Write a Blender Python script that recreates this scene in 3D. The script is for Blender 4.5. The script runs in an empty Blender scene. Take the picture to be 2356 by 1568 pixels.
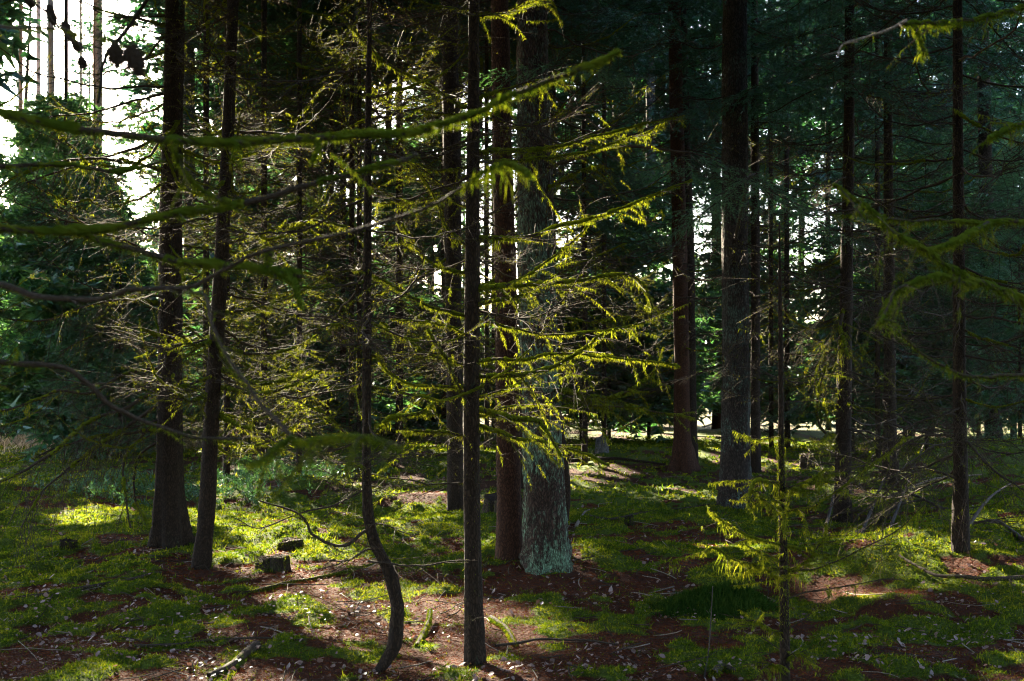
import bpy, math
import numpy as np
from math import radians as rad

# ------------------------------------------------------------------ camera, sky, sun, exposure
SC = bpy.context.scene
COL = SC.collection
FPX = 2749.0                      # focal length in pixels of a 2356-wide frame
CX, CY, HOR = 1178.0, 784.0, 875.0
CAM = np.array([0.0, 0.0, 1.6])
PITCH = math.atan((HOR - CY) / FPX)
cd = bpy.data.cameras.new("camera")
cd.sensor_width = 36.0
cd.lens = 36.0 * FPX / 2356.0
cd.clip_start = 0.05
cd.clip_end = 2000.0
cd.dof.use_dof = True
cd.dof.focus_distance = 8.6
cd.dof.aperture_fstop = 5.6
cam = bpy.data.objects.new("camera", cd)
COL.objects.link(cam)
cam.location = CAM
cam.rotation_euler = (math.pi / 2 + PITCH, 0, 0)
SC.camera = cam

SUN_EL, SUN_AZ = rad(27.0), rad(-25.0)     # azimuth from straight ahead (+y), negative = left
SUN = np.array([math.cos(SUN_EL) * math.sin(SUN_AZ), math.cos(SUN_EL) * math.cos(SUN_AZ), math.sin(SUN_EL)])
sd = bpy.data.lights.new("sun", 'SUN')
sd.energy = 5.0
sd.angle = rad(0.5)
sd.color = (1.0, 0.87, 0.64)
so = bpy.data.objects.new("sun", sd)
COL.objects.link(so)
so.rotation_euler = (math.pi / 2 - SUN_EL, 0, math.pi - SUN_AZ)
so.location = (-20, 40, 40)

W = bpy.data.worlds.new("World")
SC.world = W
W.use_nodes = True
nt = W.node_tree
sky = nt.nodes.new("ShaderNodeTexSky")
sky.sky_type = 'NISHITA'
sky.sun_disc = False
sky.sun_elevation = SUN_EL
sky.sun_rotation = SUN_AZ
sky.air_density = 1.0
sky.dust_density = 2.0
nt.links.new(sky.outputs[0], nt.nodes["Background"].inputs[0])
nt.nodes["Background"].inputs[1].default_value = 0.065

SC.view_settings.view_transform = 'Standard'
SC.view_settings.look = 'None'
SC.view_settings.exposure = 4.35
SC.view_settings.gamma = 1.0
cy = SC.cycles
cy.max_bounces = 5
cy.diffuse_bounces = 3
cy.glossy_bounces = 1
cy.transmission_bounces = 3
cy.transparent_max_bounces = 4
cy.caustics_reflective = False
cy.caustics_refractive = False
cy.use_denoising = True
cy.use_adaptive_sampling = True
cy.adaptive_threshold = 0.01
cy.sample_clamp_indirect = 0.4
cy.pixel_filter_type = 'BLACKMAN_HARRIS'
cy.filter_width = 1.1

# ------------------------------------------------------------------ numeric helpers
RNG = np.random.default_rng(7)
RV = np.array([1.0, 0, 0])
FV = np.array([0, math.cos(PITCH), math.sin(PITCH)])
UV = np.array([0, -math.sin(PITCH), math.cos(PITCH)])


def pix(px, py, d):
    return CAM + d * (FV + (px - CX) / FPX * RV + (CY - py) / FPX * UV)


def hash2(ix, iy, seed):
    h = (ix.astype(np.int64) * 374761393 + iy.astype(np.int64) * 668265263 + seed * 974634757) & 0xffffffff
    h = ((h ^ (h >> 13)) * 1274126177) & 0xffffffff
    return ((h ^ (h >> 16)) & 0xffff) / 65535.0


def vnoise(x, y, seed=0):
    x = np.asarray(x, float)
    y = np.asarray(y, float)
    ix = np.floor(x)
    iy = np.floor(y)
    fx = x - ix
    fy = y - iy
    fx = fx * fx * (3 - 2 * fx)
    fy = fy * fy * (3 - 2 * fy)
    a = hash2(ix, iy, seed)
    b = hash2(ix + 1, iy, seed)
    c = hash2(ix, iy + 1, seed)
    d = hash2(ix + 1, iy + 1, seed)
    return (a * (1 - fx) + b * fx) * (1 - fy) + (c * (1 - fx) + d * fx) * fy


def fbm(x, y, sc, octv=4, seed=0):
    s = 0
    a = 0.5
    t = 0
    for o in range(octv):
        s = s + a * vnoise(x / sc, y / sc, seed + o * 17)
        t += a
        a *= 0.5
        sc *= 0.5
    return s / t


# mounds: x, y, height, radius x, radius y
MOUNDS = [(3.5, 9.8, 0.38, 1.6, 1.1), (2.7, 8.6, .10, .5, .4), (4.6, 8.9, .12, .6, .5), (5.6, 12.5, 0.35, 1.6, 1.6), (7.8, 17.0, 0.75, 2.4, 2.6), (1.55, 8.7, 0.16, 0.42, 0.4),
          (-2.0, 11.8, 0.16, 0.5, 0.4), (-2.9, 16.5, 0.28, 0.8, 0.7), (-1.2, 15.2, 0.22, 0.7, 0.5), (0.35, 10.2, 0.12, 0.9, 0.8),
          (-3.4, 11.8, 0.12, 0.9, 0.7), (2.3, 9.2, -0.22, 0.8, 0.8), (4.0, 13.8, -0.2, 1.3, 0.9), (-0.8, 12.9, 0.1, 0.9, 0.6),
          (-6.5, 15.0, 0.2, 1.3, 1.0), (2.0, 13.0, 0.1, 0.8, 0.6), (3.0, 24.0, 0.25, 2.5, 2.0), (-4.0, 24.0, 0.3, 2.5, 1.5)]


def hgt(x, y):
    x = np.asarray(x, float)
    y = np.asarray(y, float)
    r = np.hypot(x, y)
    h = (fbm(x, y, 3.0, 3, 5) - 0.5) * 0.22 + (fbm(x, y, 0.6, 3, 9) - 0.5) * 0.09
    h = h * np.clip((r - 2.0) / 3.0, 0.15, 1)
    for mx, my, mh, rx, ry in MOUNDS:
        h = h + mh * np.exp(-((x - mx) / rx) ** 2 - ((y - my) / ry) ** 2)
    return h


def gpix(px, py):
    """the point of the ground seen at a pixel"""
    dr = FV + (px - CX) / FPX * RV + (CY - py) / FPX * UV
    t = 1.6 / max(1e-3, -dr[2]) if dr[2] < 0 else 60.0
    t = min(t, 90.0)
    for _ in range(25):
        p = CAM + t * dr
        e = p[2] - float(hgt(p[0], p[1]))
        t += 0.7 * e / max(0.03, -dr[2])
        t = min(max(t, 2.0), 90.0)
    p = CAM + t * dr
    p[2] = float(hgt(p[0], p[1]))
    return p


LITTER = []          # x, y, rx, ry, strength : needle litter beds under trees
for px, py, rx, ry, s in [(330, 1270, .9, .8, .45), (520, 1320, .9, .7, .55), (640, 1330, .9, .5, .55), (1270, 1340, 1.3, .8, .7),
                          (1180, 1430, .9, .5, .15), (840, 1400, .9, .6, .32), (1480, 1230, 1.6, .9, .55), (1030, 1120, 1.6, 1.5, .7),
                          (1400, 1085, 2.4, 2.0, .6), (1620, 1250, 1.2, .9, .5), (1880, 1330, .8, .9, .6), (2000, 1350, .6, .25, .2),
                          (480, 1060, 2.5, 2.0, .4), (2200, 1180, 1.2, 1.0, .4), (2080, 1290, 1.3, .9, -.45), (200, 1460, 1.4, 1.0, -.35), (1900, 1480, 1.2, .6, -.3), (700, 1500, 1.0, .7, .25), (1650, 1520, 1.0, .7, .3),
                          (250, 1150, 1.8, 1.2, .3), (1700, 1110, 1.5, 2, .4)]:
    p = gpix(px, py)
    LITTER.append((p[0], p[1], rx, ry, s))


def mossmask(x, y):
    x = np.asarray(x, float)
    y = np.asarray(y, float)
    m = 0.62 + (fbm(x, y, 1.5, 4, 21) - 0.5) * 0.7 + (fbm(x, y, 0.26, 4, 33) - 0.5) * 2.8
    m = m + 0.18 * np.clip((y - 9.5) / 3, 0, 1) - 0.25 * np.clip((9.3 - y) / 2, 0, 1)
    for lx, ly, rx, ry, s in LITTER:
        m = m - 0.75 * s * np.exp(-((x - lx) / rx) ** 2 - ((y - ly) / ry) ** 2)
    return np.clip((m - 0.30) * 2.4, 0, 1)


def drymask(x, y):
    x = np.asarray(x, float)
    y = np.asarray(y, float)
    d = np.clip((y - 24) / 8, 0, 1) * np.clip((-x / np.maximum(y, 1) - 0.18) / 0.08, 0, 1)
    d = np.maximum(d, np.clip((y - 32) / 10, 0, 1) * 0.6)
    return d


def spline(pts, n):
    P = np.asarray(pts, float)
    if len(P) == 2:
        t = np.linspace(0, 1, n)[:, None]
        return P[0] * (1 - t) + P[1] * t
    E = np.vstack([2 * P[0] - P[1], P, 2 * P[-1] - P[-2]])
    m = len(P) - 1
    u = np.linspace(0, m, n)
    i = np.minimum(u.astype(int), m - 1)
    f = (u - i)[:, None]
    p0, p1, p2, p3 = E[i], E[i + 1], E[i + 2], E[i + 3]
    return 0.5 * (2 * p1 + (p2 - p0) * f + (2 * p0 - 5 * p1 + 4 * p2 - p3) * f * f + (3 * p1 - p0 - 3 * p2 + p3) * f ** 3)


class MB:
    """collects vertices and faces, builds one mesh"""

    def __init__(self):
        self.v, self.f, self.n = [], [], 0

    def add(self, V, F, mi=0):
        V = np.asarray(V, float).reshape(-1, 3)
        F = np.asarray(F, np.int64)
        if len(F) == 0:
            return
        self.v.append(V)
        self.f.append((F + self.n, mi))
        self.n += len(V)

    def tube(self, pts, radii, k=6, mi=0, rough=0.0, cap=True, rng=RNG):
        P = np.asarray(pts, float)
        n = len(P)
        T = np.gradient(P, axis=0)
        T /= np.linalg.norm(T, axis=1)[:, None] + 1e-9
        ref = np.array([0.0, 0, 1.0]) if abs(T[:, 2]).mean() < 0.75 else np.array([1.0, 0, 0])
        A = np.cross(T, ref)
        A /= np.linalg.norm(A, axis=1)[:, None] + 1e-9
        B = np.cross(T, A)
        a = np.linspace(0, 2 * np.pi, k, endpoint=False)
        r = np.broadcast_to(np.asarray(radii, float), (n,))[:, None] * np.ones((1, k))
        if rough:
            r = r * (1 + rough * (rng.random((n, k)) - 0.5))
        V = P[:, None] + r[..., None] * (A[:, None] * np.cos(a)[None, :, None] + B[:, None] * np.sin(a)[None, :, None])
        i = np.arange(n - 1)[:, None] * k
        j = np.arange(k)[None]
        j2 = (j + 1) % k
        F = np.stack([i + j, i + j2, i + k + j2, i + k + j], -1).reshape(-1, 4)
        self.add(V.reshape(-1, 3), F, mi)
        if cap:
            base = self.n - n * k
            V2 = P[-1:] + T[-1:] * r[-1, 0] * 0.6
            self.v.append(V2)
            self.n += 1
            c = self.n - 1
            jj = np.arange(k)
            self.f.append((np.stack([base + (n - 1) * k + jj, base + (n - 1) * k + (jj + 1) % k, np.full(k, c)], -1), mi))

    def blades(self, base, tip, width, mi=0, rng=RNG):
        """one slim triangle from base to tip for each row"""
        base = np.asarray(base, float)
        tip = np.asarray(tip, float)
        n = len(base)
        if n == 0:
            return
        d = tip - base
        s = np.cross(d, rng.normal(size=(n, 3)))
        s /= np.linalg.norm(s, axis=1)[:, None] + 1e-9
        w = np.broadcast_to(np.asarray(width, float), (n,))[:, None] * 0.5
        V = np.stack([base - s * w, base + s * w, tip], 1).reshape(-1, 3)
        self.add(V, np.arange(3 * n).reshape(-1, 3), mi)

    def mesh(self, name, mats, smooth=True):
        me = bpy.data.meshes.new(name)
        V = np.concatenate(self.v) if self.v else np.zeros((0, 3))
        me.vertices.add(len(V))
        me.vertices.foreach_set("co", V.astype(np.float32).ravel())
        loops = np.concatenate([f.ravel() for f, _ in self.f])
        cnt = np.concatenate([np.full(len(f), f.shape[1]) for f, _ in self.f])
        mi = np.concatenate([np.full(len(f), m) for f, m in self.f])
        me.loops.add(len(loops))
        me.loops.foreach_set("vertex_index", loops.astype(np.int32))
        me.polygons.add(len(cnt))
        me.polygons.foreach_set("loop_start", np.concatenate([[0], np.cumsum(cnt)[:-1]]).astype(np.int32))
        me.polygons.foreach_set("material_index", mi.astype(np.int32))
        me.polygons.foreach_set("use_smooth", np.full(len(cnt), smooth))
        for m in mats:
            me.materials.append(m)
        me.update(calc_edges=True)
        return me


def obj(name, me, parent=None, loc=None):
    o = bpy.data.objects.new(name, me)
    COL.objects.link(o)
    if parent is not None:
        o.parent = parent
    if loc is not None:
        o.location = loc
    return o


def tag(o, label=None, cat=None, group=None, kind=None):
    if label:
        o["label"] = label
    if cat:
        o["category"] = cat
    if group:
        o["group"] = group
    if kind:
        o["kind"] = kind
    return o


def shifted(mb, off):
    mb.v = [v - off for v in mb.v]
    return mb


# ------------------------------------------------------------------ materials
def mat(name):
    m = bpy.data.materials.new(name)
    m.use_nodes = True
    t = m.node_tree
    for n in list(t.nodes):
        if n.type != 'OUTPUT_MATERIAL':
            t.nodes.remove(n)
    return m, t, [n for n in t.nodes if n.type == 'OUTPUT_MATERIAL'][0]


def ramp(t, fac, stops):
    r = t.nodes.new("ShaderNodeValToRGB")
    e = r.color_ramp.elements
    while len(e) < len(stops):
        e.new(0.5)
    for k, (p, c) in enumerate(stops):
        e[k].position = p
        e[k].color = (*c, 1)
    t.links.new(fac, r.inputs[0])
    return r.outputs[0]


def noise(t, vec, scale, detail=4, rough=0.6):
    n = t.nodes.new("ShaderNodeTexNoise")
    n.inputs["Scale"].default_value = scale
    n.inputs["Detail"].default_value = detail
    n.inputs["Roughness"].default_value = rough
    t.links.new(vec, n.inputs["Vector"])
    return n.outputs[0]


def mixc(t, fac, a, b):
    m = t.nodes.new("ShaderNodeMix")
    m.data_type = 'RGBA'
    if isinstance(fac, float):
        m.inputs[0].default_value = fac
    else:
        t.links.new(fac, m.inputs[0])
    for s, v in ((6, a), (7, b)):
        if isinstance(v, tuple):
            m.inputs[s].default_value = (*v, 1)
        else:
            t.links.new(v, m.inputs[s])
    return m.outputs[2]


def leafy(name, stops, trans, tint, gloss=0.0, scale=3.0):
    """thin foliage: diffuse and translucent, colour varying from island to island"""
    m, t, out = mat(name)
    g = t.nodes.new("ShaderNodeNewGeometry")
    tc = t.nodes.new("ShaderNodeTexCoord")
    nz = noise(t, tc.outputs["Object"], scale, 2)
    ad = t.nodes.new("ShaderNodeMath")
    ad.operation = 'MULTIPLY_ADD'
    t.links.new(g.outputs["Random Per Island"], ad.inputs[0])
    ad.inputs[1].default_value = 0.6
    m2 = t.nodes.new("ShaderNodeMath")
    m2.operation = 'MULTIPLY_ADD'
    t.links.new(nz, m2.inputs[0])
    m2.inputs[1].default_value = 0.9
    m2.inputs[2].default_value = -0.25
    t.links.new(m2.outputs[0], ad.inputs[2])
    c = ramp(t, ad.outputs[0], stops)
    d = t.nodes.new("ShaderNodeBsdfDiffuse")
    t.links.new(c, d.inputs[0])
    tr = t.nodes.new("ShaderNodeBsdfTranslucent")
    mx = t.nodes.new("ShaderNodeMix")
    mx.data_type = 'RGBA'
    mx.blend_type = 'MULTIPLY'
    mx.inputs[0].default_value = 1.0
    t.links.new(c, mx.inputs[6])
    mx.inputs[7].default_value = (*tint, 1)
    t.links.new(mx.outputs[2], tr.inputs[0])
    s = t.nodes.new("ShaderNodeMixShader")
    s.inputs[0].default_value = trans
    t.links.new(d.outputs[0], s.inputs[1])
    t.links.new(tr.outputs[0], s.inputs[2])
    res = s.outputs[0]
    if gloss:
        gl = t.nodes.new("ShaderNodeBsdfGlossy")
        gl.inputs["Roughness"].default_value = 0.45
        gl.inputs[0].default_value = (0.8, 0.9, 1.0, 1)
        s2 = t.nodes.new("ShaderNodeMixShader")
        s2.inputs[0].default_value = gloss
        t.links.new(res, s2.inputs[1])
        t.links.new(gl.outputs[0], s2.inputs[2])
        res = s2.outputs[0]
    t.links.new(res, out.inputs[0])
    return m


def bark(name, dark, light, lichen=None, lich_amt=0.5, scale=1.0, bump=0.6, hi=0.55, fade=None):
    m, t, out = mat(name)
    tc = t.nodes.new("ShaderNodeTexCoord")
    mp = t.nodes.new("ShaderNodeMapping")
    mp.inputs["Scale"].default_value = (1, 1, 0.36)
    t.links.new(tc.outputs["Object"], mp.inputs[0])
    v = t.nodes.new("ShaderNodeTexVoronoi")
    v.feature = 'DISTANCE_TO_EDGE'
    v.inputs["Scale"].default_value = 72 * scale
    # warp the plates a little
    wn = t.nodes.new("ShaderNodeTexNoise")
    wn.inputs["Scale"].default_value = 14 * scale
    wn.inputs["Detail"].default_value = 3
    t.links.new(mp.outputs[0], wn.inputs["Vector"])
    va = t.nodes.new("ShaderNodeVectorMath")
    va.operation = 'MULTIPLY_ADD'
    t.links.new(wn.outputs["Color"], va.inputs[0])
    va.inputs[1].default_value = (0.07 / scale,) * 3
    t.links.new(mp.outputs[0], va.inputs[2])
    t.links.new(va.outputs[0], v.inputs["Vector"])
    n1 = noise(t, mp.outputs[0], 30 * scale, 6, 0.7)
    crack = ramp(t, v.outputs["Distance"], [(0.0, (0.25, 0.25, 0.25)), (0.3, (1, 1, 1))])
    mm = t.nodes.new("ShaderNodeMath")
    mm.operation = 'MULTIPLY'
    t.links.new(crack, mm.inputs[0])
    t.links.new(n1, mm.inputs[1])
    c = ramp(t, mm.outputs[0], [(0.05, dark), (hi, light)])
    if lichen:
        n2 = noise(t, mp.outputs[0], 44.0, 7, 0.75)
        n4 = noise(t, tc.outputs["Object"], 2.2, 3, 0.5)
        av = t.nodes.new("ShaderNodeMath")
        av.operation = 'MULTIPLY_ADD'
        t.links.new(n4, av.inputs[0])
        av.inputs[1].default_value = 0.55
        sb = t.nodes.new("ShaderNodeMath")
        sb.operation = 'MULTIPLY_ADD'
        t.links.new(n2, sb.inputs[0])
        sb.inputs[1].default_value = 0.9
        sb.inputs[2].default_value = -0.22
        t.links.new(sb.outputs[0], av.inputs[2])
        n2 = av.outputs[0]
        ms = t.nodes.new("ShaderNodeMath")
        ms.operation = 'MULTIPLY'
        lr = ramp(t, n2, [(0.62 - 0.13 * lich_amt, (0, 0, 0)), (0.72 - 0.12 * lich_amt, (1, 1, 1))])
        t.links.new(lr, ms.inputs[0])
        t.links.new(crack, ms.inputs[1])
        lf = ms.outputs[0]
        if fade:
            sx = t.nodes.new("ShaderNodeSeparateXYZ")
            t.links.new(tc.outputs["Object"], sx.inputs[0])
            mr = t.nodes.new("ShaderNodeMapRange")
            mr.inputs["From Min"].default_value, mr.inputs["From Max"].default_value = fade[0], fade[1]
            mr.inputs["To Min"].default_value, mr.inputs["To Max"].default_value = 1.0, fade[2]
            t.links.new(sx.outputs["Z"], mr.inputs["Value"])
            m3 = t.nodes.new("ShaderNodeMath")
            m3.operation = 'MULTIPLY'
            t.links.new(lf, m3.inputs[0])
            t.links.new(mr.outputs[0], m3.inputs[1])
            lf = m3.outputs[0]
        c = mixc(t, lf, c, lichen)
    p = t.nodes.new("ShaderNodeBsdfPrincipled")
    p.inputs["Roughness"].default_value = 0.9
    p.inputs["Specular IOR Level"].default_value = 0.15
    t.links.new(c, p.inputs["Base Color"])
    b = t.nodes.new("ShaderNodeBump")
    b.inputs["Strength"].default_value = bump
    b.inputs["Distance"].default_value = 0.02
    t.links.new(mm.outputs[0], b.inputs["Height"])
    t.links.new(b.outputs[0], p.inputs["Normal"])
    t.links.new(p.outputs[0], out.inputs[0])
    return m


M_BARK = bark("spruce_bark", (0.005, 0.0035, 0.003), (0.036, 0.022, 0.015), (0.03, 0.045, 0.03), 0.1)
M_BARKRED = bark("reddish_bark", (0.010, 0.005, 0.004), (0.075, 0.033, 0.02))
M_LICHEN = bark("lichen_bark", (0.008, 0.006, 0.005), (0.06, 0.036, 0.03), (0.14, 0.245, 0.17), 1.1, 0.75, 0.9, 0.55, (1.2, 4.2, 0.4))
M_LICHENDARK = bark("grey_green_bark", (0.007, 0.006, 0.006), (0.05, 0.036, 0.032), (0.09, 0.15, 0.125), 0.7, 0.75, 0.9, 0.55, (0.6, 3.0, 0.5))
M_GREY = bark("grey_bark", (0.03, 0.028, 0.03), (0.14, 0.13, 0.14), (0.10, 0.14, 0.12), 0.4)
M_PINE = bark("pine_bark", (0.22, 0.13, 0.11), (0.60, 0.40, 0.34), None, 0, 0.5, 0.4)  # paler than the bark itself: veiling glare put into the colour
M_BIRCH = bark("birch_bark", (0.10, 0.10, 0.11), (0.55, 0.54, 0.58), None, 0, 0.35, 0.2, 0.3)
M_TWIG = bark("twig_bark", (0.012, 0.009, 0.007), (0.06, 0.042, 0.032), None, 0, 3.0, 0.2)
M_DEAD = bark("dead_grey_wood", (0.07, 0.055, 0.048), (0.26, 0.21, 0.18), None, 0, 2.0, 0.3)
M_NEEDLE = leafy("spruce_needles", [(0.0, (0.008, 0.032, 0.020)), (0.5, (0.017, 0.062, 0.038)), (1.0, (0.034, 0.10, 0.05))], 0.38, (1.3, 1.5, 0.6), 0.05)
M_NEEDLEY = leafy("young_spruce_needles", [(0.0, (0.014, 0.055, 0.028)), (0.5, (0.038, 0.11, 0.05)), (1.0, (0.09, 0.16, 0.06))], 0.42, (1.4, 1.4, 0.6), 0.05)
M_HANG = leafy("branch_moss", [(0.0, (0.035, 0.055, 0.008)), (0.5, (0.10, 0.13, 0.013)), (1.0, (0.22, 0.22, 0.03))], 0.5, (1.5, 1.35, 0.55), 0, 6)
M_HANGDARK = leafy("dark_branch_moss", [(0.0, (0.025, 0.05, 0.007)), (0.5, (0.07, 0.105, 0.011)), (1.0, (0.17, 0.18, 0.022))], 0.42, (1.5, 1.4, 0.5), 0, 14)
M_MOSS = leafy("ground_moss", [(0.05, (0.018, 0.04, 0.006)), (0.45, (0.06, 0.095, 0.010)), (0.95, (0.23, 0.215, 0.022))], 0.4, (1.4, 1.4, 0.5), 0, 1.5)
M_LEAF = leafy("dry_leaf", [(0.0, (0.14, 0.075, 0.055)), (0.4, (0.14, 0.085, 0.07)), (1.0, (0.28, 0.195, 0.18))], 0.2, (1.2, 0.9, 0.7), 0.05, 4)
M_NEEDLELITTER = leafy("fallen_needles", [(0.0, (0.05, 0.018, 0.010)), (0.5, (0.095, 0.030, 0.014)), (1.0, (0.16, 0.055, 0.025))], 0.15, (1.2, .8, .6), 0.0, 4)
M_SHRUB = leafy("bilberry_leaves", [(0.0, (0.02, 0.06, 0.02)), (0.5, (0.035, 0.09, 0.035)), (1.0, (0.06, 0.13, 0.05))], 0.35, (1.3, 1.3, 0.6), 0.04)
M_DARKMOSS = leafy("dark_moss", [(0.0, (0.008, 0.022, 0.006)), (0.5, (0.02, 0.045, 0.009)), (1.0, (0.045, 0.07, 0.014))], 0.3, (1.3, 1.3, 0.6), 0.0)
M_DRYGRASS = leafy("dry_grass", [(0.0, (0.16, 0.12, 0.08)), (0.5, (0.28, 0.22, 0.17)), (1.0, (0.42, 0.35, 0.30))], 0.35, (1.2, 1.1, 0.8), 0.0)
M_CONE = bark("cone_scales", (0.02, 0.015, 0.012), (0.08, 0.055, 0.04), None, 0, 4.0, 0.5)
M_STUMP = bark("stump_wood", (0.006, 0.005, 0.004), (0.045, 0.03, 0.02), (0.04, 0.06, 0.012), 0.35, 0.9, 0.9)


def ground_mat():
    m, t, out = mat("forest_floor")
    tc = t.nodes.new("ShaderNodeTexCoord")
    P = tc.outputs["Object"]
    am = t.nodes.new("ShaderNodeAttribute")
    am.attribute_name = "moss"
    ad = t.nodes.new("ShaderNodeAttribute")
    ad.attribute_name = "dry"
    n1 = noise(t, P, 55, 5, 0.75)
    n2 = noise(t, P, 9, 5, 0.65)
    n3 = noise(t, P, 160, 3, 0.7)
    moss = ramp(t, n1, [(0.3, (0.018, 0.03, 0.005)), (0.55, (0.06, 0.085, 0.010)), (0.75, (0.13, 0.15, 0.02))])
    lit = ramp(t, n3, [(0.3, (0.012, 0.005, 0.004)), (0.5, (0.042, 0.014, 0.008)), (0.68, (0.10, 0.036, 0.018))])
    dry = ramp(t, n1, [(0.3, (0.07, 0.055, 0.03)), (0.7, (0.20, 0.155, 0.10))])
    a1 = t.nodes.new("ShaderNodeMath")
    a1.operation = 'MULTIPLY_ADD'
    t.links.new(n2, a1.inputs[0])
    a1.inputs[1].default_value = 0.8
    t.links.new(am.outputs["Fac"], a1.inputs[2])
    f = ramp(t, a1.outputs[0], [(0.72, (0, 0, 0)), (0.98, (1, 1, 1))])
    c = mixc(t, f, lit, moss)
    c = mixc(t, ad.outputs["Fac"], c, dry)
    p = t.nodes.new("ShaderNodeBsdfPrincipled")
    p.inputs["Roughness"].default_value = 0.95
    p.inputs["Specular IOR Level"].default_value = 0.1
    t.links.new(c, p.inputs["Base Color"])
    b = t.nodes.new("ShaderNodeBump")
    b.inputs["Strength"].default_value = 0.9
    b.inputs["Distance"].default_value = 0.03
    t.links.new(n1, b.inputs["Height"])
    t.links.new(b.outputs[0], p.inputs["Normal"])
    t.links.new(p.outputs[0], out.inputs[0])
    return m


M_GROUND = ground_mat()

# ------------------------------------------------------------------ ground
def axis_steps(fine0, fine1, step, lo, hi):
    a = list(np.arange(fine0, fine1, step))
    s, x = step, fine1
    while x < hi:
        a.append(x)
        s *= 1.12
        x += s
    a.append(hi)
    s, x = step, fine0
    pre = []
    while x > lo:
        s *= 1.12
        x -= s
        pre.append(max(x, lo))
    return np.array(sorted(set(np.round(pre, 4))) + a)


xs = axis_steps(-7, 7, 0.05, -900, 900)
ys = axis_steps(3.5, 17, 0.05, -900, 1200)
GX, GY = np.meshgrid(xs, ys)
GM = mossmask(GX, GY)
GD = drymask(GX, GY)
cush = np.clip((fbm(GX, GY, 0.17, 3, 77) - 0.35), 0, 1) * 0.13 * GM * (np.abs(GX) < 12) * (GY < 25) * (GY > 2)
GZ = hgt(GX, GY) + cush
gmb = MB()
ny, nx = GX.shape
idx = np.arange(nx * ny).reshape(ny, nx)
gmb.add(np.stack([GX, GY, GZ], -1).reshape(-1, 3),
        np.stack([idx[:-1, :-1], idx[:-1, 1:], idx[1:, 1:], idx[1:, :-1]], -1).reshape(-1, 4))
gme = gmb.mesh("ground", [M_GROUND])
for nm, arr in (("moss", GM), ("dry", GD)):
    a = gme.attributes.new(nm, 'FLOAT', 'POINT')
    a.data.foreach_set("value", arr.astype(np.float32).ravel())
ground = tag(obj("ground", gme), kind="structure", label="mossy forest floor with red-brown needle litter", cat="ground")

# ------------------------------------------------------------------ chosen sun spots; crowns are cut open toward the sun for them
SUNLIT = []          # point, radius: spots to be sunlit, foliage on their sun side is cut away


def sun_ground(px, py, r):
    SUNLIT.append((gpix(px, py), r))


def sun_at(px, py, d, r):
    SUNLIT.append((pix(px, py, d), r))


for a in [(470, 1200, .35), (560, 1210, .7), (640, 1225, .75), (720, 1245, .45), (600, 1180, .6), (760, 1190, .4), (880, 1240, .3),
          (780, 1365, .28), (850, 1390, .28), (960, 1385, .33), (1040, 1400, .25), (1160, 1400, .2), (1190, 1450, .22), (1260, 1430, .18),
          (1000, 1078, .5), (1370, 1140, .35), (1470, 1138, .4), (1580, 1135, .4), (1640, 1150, .35), (1990, 1245, .35), (2050, 1240, .3), (2090, 1262, .22), (2150, 1275, .22), (2020, 1290, .3), (2130, 1260, .2),
          (1990, 1312, .25), (2060, 1300, .12), (2330, 1300, .3), (1780, 968, 2.2), (1900, 985, 1.5), (1700, 975, 1.5), (250, 1180, .3), (180, 1200, .3),
          (620, 1020, 1.4), (2030, 1120, .6), (1940, 1380, .12), (560, 1130, .22), (380, 1130, .22), (2150, 1000, 1.0)]:
    sun_ground(*a)
for a in [(1250, 1010, 6.7, .14), (1330, 1040, 6.7, .16), (1390, 1062, 6.7, .10), (900, 660, 6.6, .2), (980, 700, 6.6, .16), (950, 540, 6.6, .16),
          (1310, 800, 6.8, .12), (1440, 780, 6.9, .14), (1220, 20, 6.8, .2), (1130, 40, 6.7, .12), (1480, 460, 6.9, .15), (1400, 490, 6.9, .1),
          (1795, 1120, 6.1, .25), (1740, 1160, 6.1, .2), (1798, 1010, 6.1, .2), (1802, 1230, 6.1, .25), (1804, 1390, 6.1, .2), (1760, 1445, 6, .12), (1770, 1230, 6.1, .18), (1700, 1270, 6.1, .2), (1640, 1250, 6.1, .14), (1740, 1290, 6.1, .15), (1890, 1220, 6.1, .12),
          (1450, 300, 6.9, .15), (1260, 760, 6.8, .12), (620, 870, 10.5, .45), (690, 850, 10.5, .3), (560, 980, 10.5, .4), (470, 860, 10.6, .18),
          (330, 720, 11.6, .25), (250, 620, 11.4, .2), (620, 325, 2.25, .12), (760, 318, 2.25, .1), (960, 298, 2.2, .12), (1150, 235, 2.15, .12), (1320, 165, 2.1, .1), (640, 520, 24, 2.0), (600, 680, 24, 2.0), (720, 430, 24, 1.8), (560, 400, 26, 1.5), (900, 600, 22, 1.2),
          (1750, 800, 32, 2.2), (1760, 880, 30, 1.5), (1700, 720, 32, 1.8), (1940, 740, 13, .3), (1900, 850, 14, .4), (460, 640, 12, .2), (1420, 600, 22, 1.2),
          (820, 480, 20, 1.2), (1850, 560, 30, 1.5), (910, 1400, 6.6, .1), (1430, 820, 6.9, .12), (1340, 650, 6.9, .1), (840, 640, 7, .25),
          (1950, 30, 3.2, .1), (2120, 70, 3.2, .12), (1100, 300, 14, .6), (1330, 560, 18, .8), (1950, 380, 30, 1.2), (1560, 1100, 12, .3), (2280, 430, 26, 1.0)]:
    sun_at(*a)
rs_ = np.random.default_rng(4)
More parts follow.
